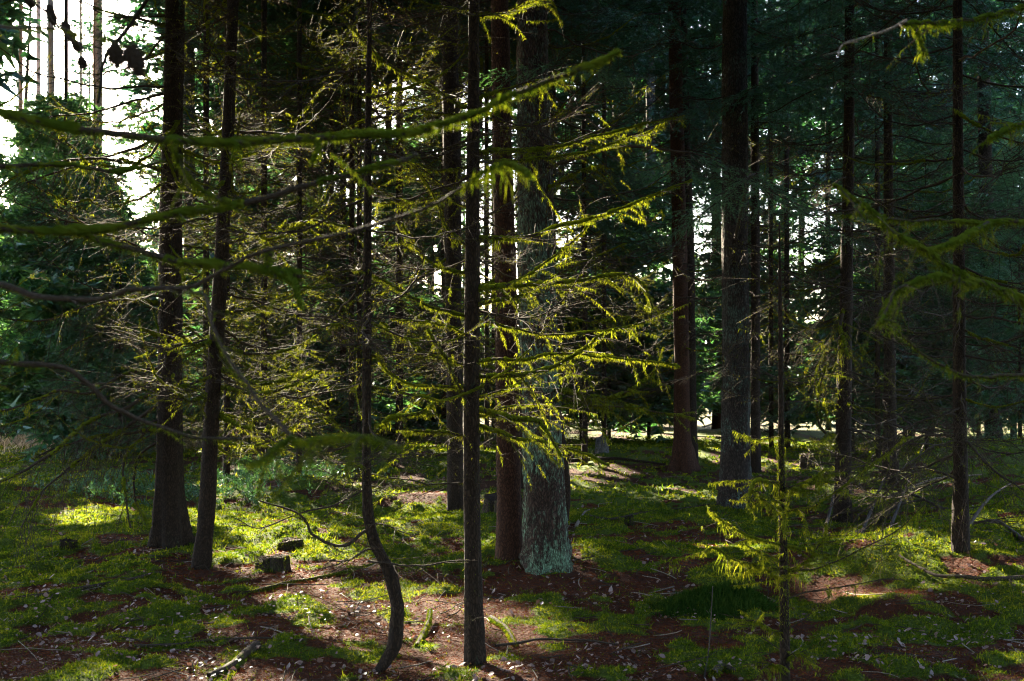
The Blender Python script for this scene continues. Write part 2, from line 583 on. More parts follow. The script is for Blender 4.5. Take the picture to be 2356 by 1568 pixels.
for _ in range(70):
    d_ = rs_.uniform(24, 46)
    q_ = (rs_.choice([rs_.normal(680, 190), rs_.normal(1680, 230), rs_.uniform(0, 2300)], p=[.5, .3, .2]), rs_.uniform(300, 930), d_)
    p_ = pix(*q_)
    g_ = p_ - SUN * (p_[2] / SUN[2])
    if g_[1] > 26 or rs_.random() < .3:
        sun_at(*q_, rs_.uniform(.4, 1.0) * d_ / 30)
for px0, d0, n_ in [(655, 28, 8), (560, 31, 8), (850, 27, 7), (1000, 26, 5), (1765, 29, 8), (1390, 27, 5), (612, 21, 9), (775, 19, 9), (940, 18, 7), (1425, 18.5, 5), (300, 20, 6), (140, 17, 4), (1860, 22, 5), (1640, 25, 4)]:
    for _ in range(n_):
        q_ = (px0 + rs_.normal() * 75, rs_.uniform(330, 900), d0 + rs_.normal() * .5)
        p_ = pix(*q_)
        g_ = p_ - SUN * (p_[2] / SUN[2])          # where that beam would reach the ground
        gy_ = HOR + FPX * 1.6 / max(g_[1], 1)
        gx_ = CX + FPX * g_[0] / max(g_[1], 1)
        if gy_ < 1130 or (640 < gx_ < 1250 and gy_ < 1420):
            sun_at(*q_, rs_.uniform(.25, .6))
for q_ in [(1500, 450), (1430, 480), (1330, 515), (1240, 538), (1420, 632), (1330, 645), (1230, 655), (1300, 560), (1250, 610), (1440, 300), (1350, 322), (1400, 340), (1340, 805),
           (1270, 845), (1200, 858), (1380, 822), (1460, 828), (1300, 766), (1400, 760), (1200, 968), (1270, 1010), (1200, 1008), (870, 645), (930, 676), (990, 702), (935, 525), (960, 572), (1010, 612),
           (880, 740), (930, 780), (990, 815), (880, 820), (930, 868), (990, 886), (950, 1000), (860, 110), (930, 170), (1000, 205), (880, 225), (960, 255), (840, 460), (920, 468), (1000, 450), (1280, 190)]:
    sun_at(*q_, 6.75, .13)
for _ in range(34):
    sun_at(rs_.uniform(60, 860), rs_.uniform(120, 640), rs_.uniform(10.2, 12.0), rs_.uniform(.15, .34))
for _ in range(12):
    sun_at(rs_.uniform(1850, 2300), rs_.uniform(300, 900), rs_.uniform(12.5, 15), rs_.uniform(.15, .3))
SL_P = np.array([p for p, _ in SUNLIT])
SL_R = np.array([r for _, r in SUNLIT])


def in_sun_gap(C, extra, which):
    """for points C: True where foliage there would shade one of the chosen sun spots"""
    C = np.asarray(C, float).reshape(-1, 3)
    bad = np.zeros(len(C), bool)
    e1 = np.cross(SUN, [0, 0, 1.0])
    e1 /= np.linalg.norm(e1)
    e2 = np.cross(SUN, e1)
    a, b, t = C @ e1, C @ e2, C @ SUN
    for p, r in zip(SL_P[which], SL_R[which]):
        da, db = a - p @ e1, b - p @ e2
        q = da * da + db * db < (r * 1.5 + extra) ** 2
        if q.any():
            i = np.nonzero(q)[0]
            th = np.arctan2(db[i], da[i]) * 1.3
            rr = r * (0.65 + 0.7 * vnoise(th + 7, np.full(len(i), p[0] * 3.1), 12)) + extra
            i = i[(np.hypot(da[i], db[i]) < rr) & (t[i] > p @ SUN + 0.4)]
            bad[i] = True
    return bad


# ------------------------------------------------------------------ moss and branches
def moss_on(mb, P, R, amount, rng, size=0.016, width=0.0035, dens=700, strands=5.0, mi=0):
    """fuzz along a path, longer below, with hanging strands"""
    P = np.asarray(P, float)
    seg = np.linalg.norm(np.diff(P, axis=0), axis=1)
    L = seg.sum()
    cum = np.concatenate([[0], np.cumsum(seg)])

    def at(s):
        i = np.clip(np.searchsorted(cum, s) - 1, 0, len(seg) - 1)
        f = ((s - cum[i]) / (seg[i] + 1e-9))[:, None]
        return P[i] * (1 - f) + P[i + 1] * f, np.interp(s, cum, R)

    n = int(L * dens * amount)
    if n > 2:
        s = rng.random(n) * L
        keep = vnoise(s / 0.13, s * 0 + rng.random() * 50, 3) < 0.45 + 0.5 * amount
        s = s[keep]
        c, r = at(s)
        d = rng.normal(size=(len(s), 3))
        d /= np.linalg.norm(d, axis=1)[:, None]
        ln = size * (0.4 + 1.3 * rng.random(len(s)))[:, None]
        d2 = d * 0.8 + np.array([0, 0, -0.75])
        mb.blades(c + d * r[:, None] * 0.9, c + d * r[:, None] + d2 * ln, width * (0.6 + 0.9 * rng.random(len(s))), mi, rng)
    m = int(L * strands * amount)
    for _ in range(m):
        s0 = rng.random() * L
        c, r = at(np.array([s0]))
        k = int(rng.integers(6, 16))
        ln = size * (2.0 + 5.0 * rng.random() ** 2)
        base = c + rng.normal(size=(k, 3)) * [0.012, 0.012, 0.003]
        base[:, 2] -= r[0] * 0.6
        mid = base + np.stack([rng.normal(size=k) * 0.2, rng.normal(size=k) * 0.2, -0.5 - 0.2 * rng.random(k)], 1) * ln
        tip = mid + np.stack([rng.normal(size=k) * 0.18, rng.normal(size=k) * 0.18, -0.3 - 0.5 * rng.random(k)], 1) * ln
        mb.blades(base, mid, width * 2.0, mi, rng)
        mb.blades(mid + [0, 0, size * 0.3], tip, width * 1.6, mi, rng)


def branch_geo(P, R, moss, ntw, twlen, rng, twdroop=0.3, size=0.016, width=0.0035, dens=700, strands=5.0, k=6, twr=0.003, sub=True, sleeve=True, twmoss=0.5):
    """wood and moss of one branch that follows the path P"""
    P = np.asarray(P, float)
    R = np.broadcast_to(np.asarray(R, float), (len(P),)).copy()
    wood, ms = MB(), MB()
    wood.tube(P, R, k, 0, 0.25, rng=rng)
    if moss > 0:
        if sleeve and moss > 0.45:
            arc = np.concatenate([[0], np.cumsum(np.linalg.norm(np.diff(P, axis=0), axis=1))])
            nf = int(np.clip(arc[-1] / 0.011, 20, 260))
            a_ = np.linspace(0, arc[-1], nf)
            o_ = rng.random() * 90
            bump = 0.55 + 0.75 * vnoise(a_ / 0.075, a_ * 0 + o_, 4) + 0.65 * vnoise(a_ / 0.026, a_ * 0 + o_, 5)
            bump *= np.where(vnoise(a_ / 0.16, a_ * 0 + o_, 6) < 0.95 - 0.85 * moss, 0.35, 1.0)
            Pf = np.stack([np.interp(a_, arc, P[:, q]) for q in range(3)], 1)
            Rf = np.interp(a_, arc, R)
            off = np.array([0, 0, 1.0]) * (Rf * (0.1 + 0.25 * (bump - 1)))[:, None]
            ms.tube(Pf + off, Rf * bump, 9, 0, 0.75, rng=rng)
        moss_on(ms, P, R, moss, rng, size, width, dens, strands)
    T = np.gradient(P, axis=0)
    T /= np.linalg.norm(T, axis=1)[:, None] + 1e-9
    for q in range(ntw):
        f = 0.08 + 0.9 * (q + rng.random()) / max(1, ntw)
        i = min(int(f * (len(P) - 1)), len(P) - 2)
        g = f * (len(P) - 1) - i
        p0 = P[i] * (1 - g) + P[i + 1] * g
        side = np.cross(T[i], [0, 0, 1.0])
        side /= np.linalg.norm(side) + 1e-9
        sg = 1 if rng.random() < 0.5 else -1
        d = T[i] * (0.35 + 0.6 * rng.random()) + side * sg * (0.5 + 0.6 * rng.random()) + np.array([0, 0, 0.25 - 1.2 * twdroop * rng.random() * 2])
        d /= np.linalg.norm(d)
        ln = twlen * (0.35 + 0.9 * rng.random()) * (1.1 - 0.5 * f)
        u = np.linspace(0, 1, 6)[:, None]
        bend = rng.normal(size=3) * 0.18
        path = p0 + d * ln * u + (bend + np.array([0, 0, -0.45 * twdroop])) * ln * u * u
        tr = np.linspace(min(twr, R[i] * 0.8), twr * 0.45, 6)
        wood.tube(path, tr, 4 if twr > 0.003 else 3, 0, 0.2, cap=False, rng=rng)
        if moss > 0 and twmoss > 0:
            moss_on(ms, path, tr, min(1, moss * twmoss * (0.3 + 1.4 * rng.random())), rng, size, width, dens, strands)
        if sub and ln > 0.15:
            for _ in range(int(rng.integers(2, 5))):
                j = int(rng.integers(1, 5))
                d2 = d * 0.7 + rng.normal(size=3) * 0.45
                l2 = ln * (0.2 + 0.35 * rng.random())
                u2 = np.linspace(0, 1, 4)[:, None]
                pp = path[j] + d2 * l2 * u2 + np.array([0, 0, -0.3 * twdroop]) * l2 * u2 * u2
                wood.tube(pp, np.linspace(twr * 0.6, twr * 0.35, 4), 3, 0, 0, cap=False, rng=rng)
                if moss > 0 and twmoss > 0 and rng.random() < 0.5:
                    moss_on(ms, pp, np.full(4, twr * .5), moss * twmoss * 0.6, rng, size, width, dens, strands * 0.5)
    return wood, ms


def dead_proto(kind, seed, L):
    """a dead lower spruce branch along +x. kind: mossy, thin, hanging"""
    rng = np.random.default_rng(seed)
    n = 16
    u = np.linspace(0, 1, n)
    up = rng.uniform(-0.25, 0.25)
    if kind == 'hanging':
        z = -0.15 * u * L - 0.35 * L * u ** 2 + 0.12 * L * u ** 4
    else:
        z = up * L * 0.4 * u - rng.uniform(0.1, 0.3) * L * np.sin(u * np.pi) * 0.7 + rng.uniform(-0.1, 0.25) * L * u ** 3
    y = np.cumsum(rng.normal(size=n)) * 0.012 * L
    z = z + np.cumsum(rng.normal(size=n)) * 0.008 * L
    P = np.stack([u * L, y, z], 1)
    r0 = 0.0075 if kind != 'mossy' else 0.0095
    R = r0 * (1 - u) ** 0.8 + 0.002
    if kind == 'mossy':
        return branch_geo(P, R, 0.7, 22, 0.5, rng, 0.3, 0.0105, 0.0036, 620, 1.3, twmoss=.28)
    if kind == 'hanging':
        return branch_geo(P, R, 0.35, 28, 0.55, rng, 0.8, 0.011, 0.0036, 300, 1.5)
    return branch_geo(P, R, 0.25, 26, 0.55, rng, 0.25, 0.010, 0.0036, 320, 0.8)


PROTO = {}
for kind, cnt in (('mossy', 8), ('thin', 9), ('hanging', 5)):
    PROTO[kind] = []
    for q in range(cnt):
        w, ms = dead_proto(kind, 100 + q * 7 + len(kind), 1.0 + 0.9 * (q % 4) / 3)
        PROTO[kind].append((w.mesh("branch", [M_TWIG]), ms.mesh("moss", [M_HANG], False)))


# ------------------------------------------------------------------ live spruce boughs and crowns
def bough_geo(seed, L, spacing, nl, nw, step, stems=True):
    """live bough along +x, needles (0) on drooping side twigs (1)"""
    rng = np.random.default_rng(seed)
    mb = MB()
    n = 10
    u = np.linspace(0, 1, n)
    P = np.stack([u * L, np.cumsum(rng.normal(size=n)) * 0.01 * L, -0.28 * L * u ** 1.4 + 0.16 * L * u ** 3], 1)
    if stems:
        mb.tube(P, 0.011 * (1 - u) + 0.003, 4, 1, cap=False)
    B, E = [], []
    s = 0.12
    sg = 1

    def needles(path):
        seg = np.linalg.norm(np.diff(path, axis=0), axis=1).sum()
        k = max(2, int(seg / spacing))
        f = np.sort(rng.random(k)) * (len(path) - 1)
        i = np.minimum(f.astype(int), len(path) - 2)
        g = (f - i)[:, None]
        c = path[i] * (1 - g) + path[i + 1] * g
        t = path[-1] - path[0]
        t = t / (np.linalg.norm(t) + 1e-9)
        for sgn in (1, -1):
            sd = np.cross(t, [0, 0, 1.0])
            d = t * 0.75 + sgn * sd * 0.75 + rng.normal(size=(k, 3)) * 0.32 + np.array([0, 0, 0.08])
            B.append(c)
            E.append(c + d * nl * (0.6 + 0.7 * rng.random(k))[:, None])

    while s < 1.0:
        p = np.array([np.interp(s, u, P[:, a]) for a in range(3)])
        ln = L * (0.30 * (1 - s) ** 0.8 + 0.06) * (0.7 + 0.6 * rng.random())
        ang = rng.uniform(0.75, 1.15)
        d = np.array([math.cos(ang), sg * math.sin(ang), -0.12 + rng.normal() * 0.12])
        uu = np.linspace(0, 1, 4)[:, None]
        path = p + d * ln * uu + np.array([0.1, 0, -0.38]) * ln * uu * uu
        if stems:
            mb.tube(path, [0.004, 0.003, 0.0025, 0.002], 3, 1, cap=False)
        needles(path)
        if ln > 0.3:
            for _ in range(int(ln / 0.13)):
                f = rng.uniform(0.2, 0.9)
                q = p + d * ln * f + np.array([0.1, 0, -0.38]) * ln * f * f
                d2 = d + rng.normal(size=3) * 0.5
                l2 = ln * rng.uniform(0.2, 0.45)
                needles(q + d2 * l2 * uu + np.array([0, 0, -0.3]) * l2 * uu * uu)
        sg = -sg
        s += step / L * (0.7 + 0.6 * rng.random())
    needles(P[5:])
    mb.blades(np.concatenate(B), np.concatenate(E), nw, 0, rng)
    return mb


def pack(mb):
    """arrays of a builder, ready to be placed many times"""
    V = np.concatenate(mb.v)
    tri = [(f, m) for f, m in mb.f if f.shape[1] == 3]
    quad = [(f, m) for f, m in mb.f if f.shape[1] == 4]
    out = []
    for grp in (tri, quad):
        if grp:
            for m in sorted({m for _, m in grp}):
                out.append((np.concatenate([f for f, mm in grp if mm == m]), m))
    return V, out


BOUGH = {
    'hi': [pack(bough_geo(300 + q, 2.0, 0.016, 0.030, 0.0055, 0.055)) for q in range(4)],
    'mid': [pack(bough_geo(320 + q, 2.0, 0.022, 0.055, 0.014, 0.065)) for q in range(5)],
    'lo': [pack(bough_geo(340 + q, 2.0, 0.09, 0.17, 0.07, 0.14, False)) for q in range(4)],
    'far': [pack(bough_geo(360 + q, 2.0, 0.14, 0.24, 0.11, 0.22, False)) for q in range(4)],
}
print('LODS', {k: sum(len(f) for f, _ in v[0][1]) for k, v in BOUGH.items()})
BOUGH_TEST = np.array([[0.35, 0, -0.05], [1.0, 0.3, -0.25], [1.0, -0.3, -0.25], [1.7, 0, -0.25]])


def place(mb, packs, mats_list, rng):
    """put random boughs of a set at 4x4 matrices"""
    which = rng.integers(0, len(packs), len(mats_list))
    for q, (V, fs) in enumerate(packs):
        Ms = [m for m, w in zip(mats_list, which) if w == q]
        if not Ms:
            continue
        Ms = np.array(Ms)
        VV = np.einsum('nij,vj->nvi', Ms[:, :3, :3], V) + Ms[:, None, :3, 3]
        base = mb.n
        mb.v.append(VV.reshape(-1, 3))
        mb.n += VV.shape[0] * VV.shape[1]
        off = (np.arange(len(Ms)) * len(V))[:, None, None]
        for f, mi in fs:
            mb.f.append(((f[None] + off + base).reshape(-1, f.shape[1]), mi))


def bmat(p, az, tilt, roll, s):
    ca, sa = math.cos(az), math.sin(az)
    ct, st = math.cos(tilt), math.sin(tilt)
    cr, sr = math.cos(roll), math.sin(roll)
    Rz = np.array([[ca, -sa, 0], [sa, ca, 0], [0, 0, 1]])
    Ry = np.array([[ct, 0, -st], [0, 1, 0], [st, 0, ct]])
    Rx = np.array([[1, 0, 0], [0, cr, -sr], [0, sr, cr]])
    M = np.eye(4)
    M[:3, :3] = Rz @ Ry @ Rx * s
    M[:3, 3] = p
    return M


def in_frame(p, margin=60):
    v = p - CAM
    d = v @ FV
    if d < 0.5:
        return False
    x = CX + FPX * (v @ RV) / d
    y = CY - FPX * (v @ UV) / d
    return -margin * 4 < x < 2356 + margin * 4 and y > -margin * 4


def crown_mb(axis, z0, z1, Lmax, per_m, rng, form='spruce', gaps=True, lod=None, skip_view=None):
    """crown around a trunk axis (function z -> xy point)"""
    mats = {'hi': [], 'mid': [], 'lo': [], 'far': []}
    n = int((z1 - z0) * per_m)
    for q in range(n):
        f = (q + rng.random()) / n
        z = z0 + (z1 - z0) * f
        c = axis(z)
        if form == 'spruce':
            L = Lmax * (1 - f) ** 0.75 + 0.25
            if f < 0.12:
                L *= 0.7 + 2.5 * f
            tilt = 0.15 * rng.normal() - 0.08 + 0.5 * f
        else:
            L = Lmax * math.sin(math.pi * min(1, 0.15 + 0.85 * f)) ** 0.6 + 0.3
            tilt = 0.3 * rng.normal() + 0.2
        L *= 0.75 + 0.5 * rng.random()
        az = q * 2.399 + rng.normal() * 0.5
        M = bmat(np.array([c[0], c[1], z]), az, tilt, rng.normal() * 0.3, L / 2.0)
        tp = (M[:3, :3] @ BOUGH_TEST.T).T + M[:3, 3]
        if skip_view is not None and skip_view(tp):
            continue
        if lod:
            k = lod
        else:
            d = np.linalg.norm(tp[1] - CAM)
            vis = in_frame(tp[1]) or in_frame(tp[3])
            k = ('hi' if d < 14 else 'mid' if d < 32 else 'lo') if vis else 'lo'
        mats[k].append(M)
    mb = MB()
    for k, ms in mats.items():
        if ms:
            place(mb, BOUGH[k], ms, rng)
    return open_gaps(mb) if gaps and mb.n else mb


def open_gaps(mb):
    """cut needles away so sun falls on the chosen spots and the background"""
    V = np.concatenate(mb.v)
    keep = []
    for f, mi in mb.f:
        c = V[f].mean(1)
        dv = np.maximum((c - CAM) @ FV, 0.1)
        above = (CY - FPX * ((c - CAM) @ UV) / dv < -25) | (np.abs(FPX * ((c - CAM) @ RV) / dv) > 1250)
        bad = in_sun_gap(c, 0.03, SL_R < 0.75) | (in_sun_gap(c, 0.03, SL_R >= 0.75) & above)
        g = c - SUN[None] * (c[:, 2] / SUN[2])[:, None]        # where the beam through this needle would land
        open_ = fbm(g[:, 0], g[:, 1], 3.2, 3, 44) + 0.10 * np.clip((g[:, 1] - 30) / 15, 0, 1)
        bad |= (g[:, 1] > 23) & ((above & (open_ > 0.42)) | (~above & (c[:, 2] > 4) & (open_ > 0.475)))
        if (~bad).any():
            keep.append((f[~bad], mi))
    mb.v = [V]
    mb.f = keep
    return mb


# ------------------------------------------------------------------ trunks
def trunk_path(pts, H, base=None):
    """axis points and radii from (px, py, width) rows at the base's distance, then straight on up to height H"""
    b = gpix(pts[0][0], pts[0][1]) if base is None else base
    d = (b - CAM) @ FV
    P, R = [], []
    for px, py, w in pts:
        P.append(pix(px, py, d))
        R.append(0.5 * w * d / FPX)
    P[0] = b.copy()
    P = np.array(P)
    R = np.array(R)
    if H < P[-1][2]:
        Q = spline(P, 40)
        RQ = np.interp(np.linspace(0, 1, 40), np.linspace(0, 1, len(R)), R)
        k = Q[:, 2] < H + b[2]
        P, R = Q[k], RQ[k]
        R = R * np.clip((H + b[2] - P[:, 2]) / (H * .8), 0.06, 1)
    if H > P[-1][2] + 1.0:
        t = (P[-1] - P[-2])
        t = t / t[2]
        t[:2] *= 0.4
        zt = np.linspace(P[-1][2], H, 6)[1:]
        ext = P[-1] + t * (zt - P[-1][2])[:, None]
        rr = R[-1] * (1 - (zt - P[-1][2]) / (H - P[-1][2])) * 0.95 + 0.012
        P = np.vstack([P, ext])
        R = np.concatenate([R, rr])
    return b, d, P, R


def trunk_mesh(P, R, b, flare, k=20, mat_=None, rough=0.05, seed=0, step=0.12, zmaxfine=9.0):
    """trunk with root flare, in coordinates relative to the base"""
    rng = np.random.default_rng(seed)
    L = np.linalg.norm(np.diff(P, axis=0), axis=1).sum()
    n = int(max(12, min(140, L / step)))
    S = spline(P, n)
    cum = np.concatenate([[0], np.cumsum(np.linalg.norm(np.diff(P, axis=0), axis=1))])
    cs = np.concatenate([[0], np.cumsum(np.linalg.norm(np.diff(S, axis=0), axis=1))])
    RR = np.interp(cs / cs[-1], cum / cum[-1], R)
    # a buried foot
    S = np.vstack([S[0] - [0, 0, 0.35], S])
    RR = np.concatenate([[RR[0]], RR])
    h = S[:, 2] - b[2]
    a = np.linspace(0, 2 * np.pi, k, endpoint=False)
    lob = 0.6 + 0.4 * np.cos(a * 4 + rng.random() * 6) + 0.25 * np.cos(a * 7 + rng.random() * 6)
    r = RR[:, None] * (1 + flare * np.exp(-np.clip(h, -0.1, 99) / (0.22 + RR[0]))[:, None] * lob[None])
    nz = vnoise(np.arange(len(S))[:, None] * 0.35 + np.zeros((1, k)), (np.arange(k)[None] * 0.9) + np.zeros((len(S), 1)) + seed, 8)
    r = r * (1 + rough * 2 * (nz - 0.5) + rough * (rng.random(r.shape) - 0.5))
    mb = MB()
    V = np.stack([S[:, None, 0] + r * np.cos(a), S[:, None, 1] + r * np.sin(a), S[:, None, 2] + 0 * r], -1)
    i = np.arange(len(S) - 1)[:, None] * k
    j = np.arange(k)[None]
    F = np.stack([i + j, i + (j + 1) % k, i + k + (j + 1) % k, i + k + j], -1).reshape(-1, 4)
    mb.add(V.reshape(-1, 3) - b, F)
    return mb.mesh("trunk", [mat_])


TREES = {}


def tree(key, pts, H, label, name="spruce_tree", cat="spruce tree", group=None, m=None, flare=0.5, k=20, rough=0.06, base=None, seed=None,
         crown=None, dead=None, needles=None):
    """a tree: an Empty at the base with a trunk, dead branches and a crown"""
    seed = len(TREES) * 13 + 5 if seed is None else seed
    rng = np.random.default_rng(seed)
    b, d, P, R = trunk_path(pts, H, base)
    root = obj(name, None, None, b)
    root.empty_display_size = 0.3
    tag(root, label, cat, group)
    obj("trunk", trunk_mesh(P, R, b, flare, k, m or M_BARK, rough, seed), root)
    zz = P[:, 2]
    order = np.argsort(zz)

    def axis(z):
        return np.array([np.interp(z, zz[order], P[order, 0]), np.interp(z, zz[order], P[order, 1])])

    def radius(z):
        return float(np.interp(z, zz[order], R[order]))

    T = dict(root=root, b=b, d=d, axis=axis, radius=radius, rng=rng, zb=b[2])
    TREES[key] = T
    if dead:
        for spec in dead:
            dead_branches(T, *spec)
    if crown:
        z0, Lm, pm = crown[:3]
        kw = crown[3] if len(crown) > 3 else {}
        mb = crown_mb(axis, z0, H, Lm, pm, rng, **kw)
        if mb.n:
            obj("crown", shifted(mb, b).mesh("crown", [needles or M_NEEDLE, M_TWIG], False), root)
    return T


def dead_branches(T, kind, n, z0, z1, s0, s1, azc=None, azw=math.pi, tilt=(-0.1, 0.25)):
    """copies of ready dead branches, each with its moss, round the trunk"""
    rng = T['rng']
    protos = PROTO[kind]
    for q in range(n):
        z = z0 + (z1 - z0) * (q + rng.random()) / n
        az = rng.uniform(-azw, azw) + (azc if azc is not None else 0)
        w, ms = protos[int(rng.integers(len(protos)))]
        c = T['axis'](z)
        br = obj("branch", w, T['root'])
        br.location = (c[0] - T['b'][0], c[1] - T['b'][1], z - T['b'][2])
        br.rotation_euler = (rng.normal() * 0.25, -rng.uniform(*tilt), az)
        s = rng.uniform(s0, s1)
        br.scale = (s, s * (1 if rng.random() < .5 else -1), s)
        obj("moss", ms, br)


def bough(T, pts, d0, d1, w0, w1, moss=0.8, ntw=10, twlen=0.35, droop=0.35, size=0.016, width=0.0035, dens=900, strands=6.0, m=None,
          mm=None, n=30, twr=0.0024, twmoss=0.5, seed=None, label=None, k=8, from_trunk=True):
    """a branch traced from the photo: (px, py) rows, distance d0 to d1, width w0 to w1 in pixels"""
    rng = np.random.default_rng(seed if seed is not None else int(abs(pts[0][0] * 7 + pts[0][1] * 13 + pts[-1][0])))
    px = spline(np.array(pts, float), n)
    dd = np.linspace(d0, d1, n)
    P = np.array([pix(a, b_, d) for (a, b_), d in zip(px, dd)])
    tt = np.linspace(0, 1, n) * np.linalg.norm(P[-1] - P[0])
    for q in range(3):
        P[:, q] += ((vnoise(tt / 0.16, tt * 0 + q * 7.7 + pts[0][1], 31) - .5) * 0.022 + (vnoise(tt / 0.05, tt * 0 + q * 3.1, 32) - .5) * 0.007) * min(1, d0 / 4)
    if from_trunk:
        z = P[0][2]
        c = T['axis'](z)
        r = T['radius'](z)
        if math.hypot(c[0] - P[0][0], c[1] - P[0][1]) > r * 0.6:
            P = np.vstack([[c[0], c[1], z], P])
            dd = np.concatenate([[d0], dd])
    R = np.linspace(w0, w1, len(P)) * 0.5 * dd / FPX
    w, ms = branch_geo(P, R, moss, ntw, twlen, rng, droop, size, width, dens, strands, k, twr, True, True, twmoss)
    b = T['b']
    br = obj("branch", shifted(w, b).mesh("branch", [m or M_TWIG]), T['root'])
    if label:
        br["label"] = label
    if moss > 0 and ms.n:
        obj("moss", shifted(ms, b).mesh("moss", [mm or M_HANG], False), br)
    return br


# ------------------------------------------------------------------ the trees one can tell apart
T1 = tree("T1", [(392, 1258, 62), (390, 1150, 58), (390, 1000, 56), (391, 800, 56), (393, 500, 50), (402, 100, 44), (403, -40, 42)], 19,
          "thick dark spruce at left with flared roots, its low dead boughs sweeping to the ground", flare=0.75, k=26,
          crown=(6.3, 2.6, 10.5), dead=[('thin', 20, 1.0, 6.2, .8, 1.35), ('mossy', 16, 1.2, 5.5, .7, 1.3)])
T2 = tree("T2", [(463, 1308, 38), (475, 1180, 37), (487, 950, 35), (503, 700, 33), (520, 400, 29), (533, 100, 26), (536, -40, 25)], 13,
          "slim spruce leaning right, close beside the thick dark spruce at left", flare=0.4, k=20,
          crown=(5.4, 1.7, 10.5), dead=[('thin', 16, 1.2, 5.5, .7, 1.2), ('mossy', 20, 1.1, 5.0, .6, 1.1, 0.2, 2.2)])
T3 = tree("T3", [(868, 1548, 26), (902, 1498, 31), (914, 1430, 31), (909, 1370, 29), (893, 1310, 28), (866, 1255, 26), (850, 1200, 25), (843, 1120, 23),
                 (845, 900, 21), (846, 600, 19), (847, 300, 15), (850, 60, 10)], 5.2,
          "young spruce with a hooked, bent lower trunk and a bare rubbed patch", flare=0.1, k=16, rough=0.2,
          dead=[('thin', 14, .25, 1.3, .12, .3), ('thin', 26, 1.0, 4.6, .45, .85), ('mossy', 8, 1.2, 3.6, .4, .75)])
T4 = tree("T4", [(1093, 1530, 47), (1090, 1400, 43), (1086, 1200, 38), (1084, 1000, 37), (1086, 700, 35), (1088, 400, 30), (1090, 100, 25), (1091, -40, 23)], 9,
          "slim dark spruce in the middle foreground holding out long moss-covered boughs", flare=0.15, k=24,
          crown=(4.6, 1.2, 12), dead=[('thin', 10, .3, 1.6, .06, .2), ('thin', 14, 1.2, 3.9, .35, .75), ('thin', 8, 1.6, 3.8, .4, .8, 2.6, .6)])
T5 = tree("T5", [(1050, 1180, 38), (1046, 1000, 37), (1043, 700, 38), (1038, 300, 40), (1034, -40, 38)], 20,
          "dark trunk with grey-green base, behind and left of the middle foreground spruce", flare=0.2, k=20,
          crown=(7.2, 2.2, 9), dead=[('thin', 14, 1.5, 6.8, .8, 1.2), ('mossy', 10, 2, 5.5, .7, 1.1)])
T6 = tree("T6", [(1172, 1288, 62), (1171, 1150, 56), (1167, 900, 54), (1162, 600, 50), (1155, 300, 44), (1149, -40, 40)], 18,
          "dark brown spruce trunk standing against the left side of the green lichen-covered trunk", flare=0.2, k=22, m=M_BARKRED,
          crown=(6.2, 2.0, 9), dead=[('thin', 12, 2.0, 6.0, .6, 1.1), ('mossy', 5, 1.8, 4.5, .6, 1.0)])
T7 = tree("T7", [(1257, 1306, 100), (1255, 1240, 97), (1250, 1100, 90), (1243, 900, 86), (1236, 700, 86), (1230, 400, 78), (1225, 100, 70), (1224, -40, 67)], 22,
          "thickest trunk in the middle, its furrowed bark crusted with pale green lichen", flare=0.28, k=40, m=M_LICHEN, rough=0.09,
          crown=(6.6, 2.8, 9), dead=[('thin', 10, 2.2, 6.0, .7, 1.2, 0.0, 1.4)])
T8 = tree("T8", [(1570, 1082, 46), (1570, 1000, 36), (1566, 700, 34), (1560, 400, 32), (1553, 100, 30), (1550, -40, 28)], 20,
          "reddish-brown spruce trunk with spreading roots, front one of a close pair", flare=0.9, k=22, m=M_BARKRED,
          crown=(6.5, 2.4, 5.58), dead=[('thin', 22, 1.0, 6.8, 1.0, 1.6), ('mossy', 6, 1.5, 4, .8, 1.2)])
T8b = tree("T8b", [(1590, 1068, 32), (1588, 900, 28), (1584, 600, 28), (1575, 300, 26), (1566, -40, 24)], 20,
           "dark spruce trunk tucked right behind the reddish-brown one with spreading roots", flare=0.3, k=16,
           crown=(8, 2.2, 4.65), dead=[('thin', 10, 1.5, 7, .9, 1.4)])
T9 = tree("T9", [(1690, 1168, 72), (1691, 1080, 66), (1693, 800, 61), (1691, 500, 58), (1690, 200, 57), (1690, -40, 54)], 22,
          "stout upright trunk with grey-green flaky bark, right of the middle", flare=0.35, k=32, m=M_LICHENDARK, rough=0.08,
          crown=(7.0, 2.8, 5.58), dead=[('thin', 16, 1.5, 7, .8, 1.4)])
T10 = tree("T10", [(1739, 1088, 24), (1738, 900, 22), (1738, 500, 20), (1736, 100, 17), (1735, -40, 16)], 16,
           "slender dark trunk just right of the stout grey-green one", flare=0.2, k=14,
           crown=(5.8, 2.0, 7.44), dead=[('thin', 18, 1.0, 6.5, .8, 1.3)])
T11 = tree("T11", [(1938, 1200, 40), (1940, 1080, 36), (1942, 900, 33), (1948, 600, 28), (1953, 300, 24), (1955, -40, 20)], 14,
           "dark spruce with drooping dead branches, behind the mossy sapling on its right", flare=0.25, k=20,
           crown=(5.0, 1.9, 7.44), dead=[('thin', 30, 1.0, 5.6, .8, 1.4), ('mossy', 10, 1.2, 4, .6, 1.1), ('hanging', 8, 1.0, 3.5, .6, 1.0)])
T12 = tree("T12", [(2050, 1113, 35), (2048, 1000, 30), (2046, 700, 25), (2044, 400, 21), (2042, -40, 17)], 14,
           "thin dark trunk at right, second from the sapling, with rough bare twigs", flare=0.4, k=16,
           crown=(5.4, 2.0, 7.44), dead=[('thin', 30, .8, 6.0, .9, 1.5), ('hanging', 6, 1.2, 3.5, .7, 1.1)])
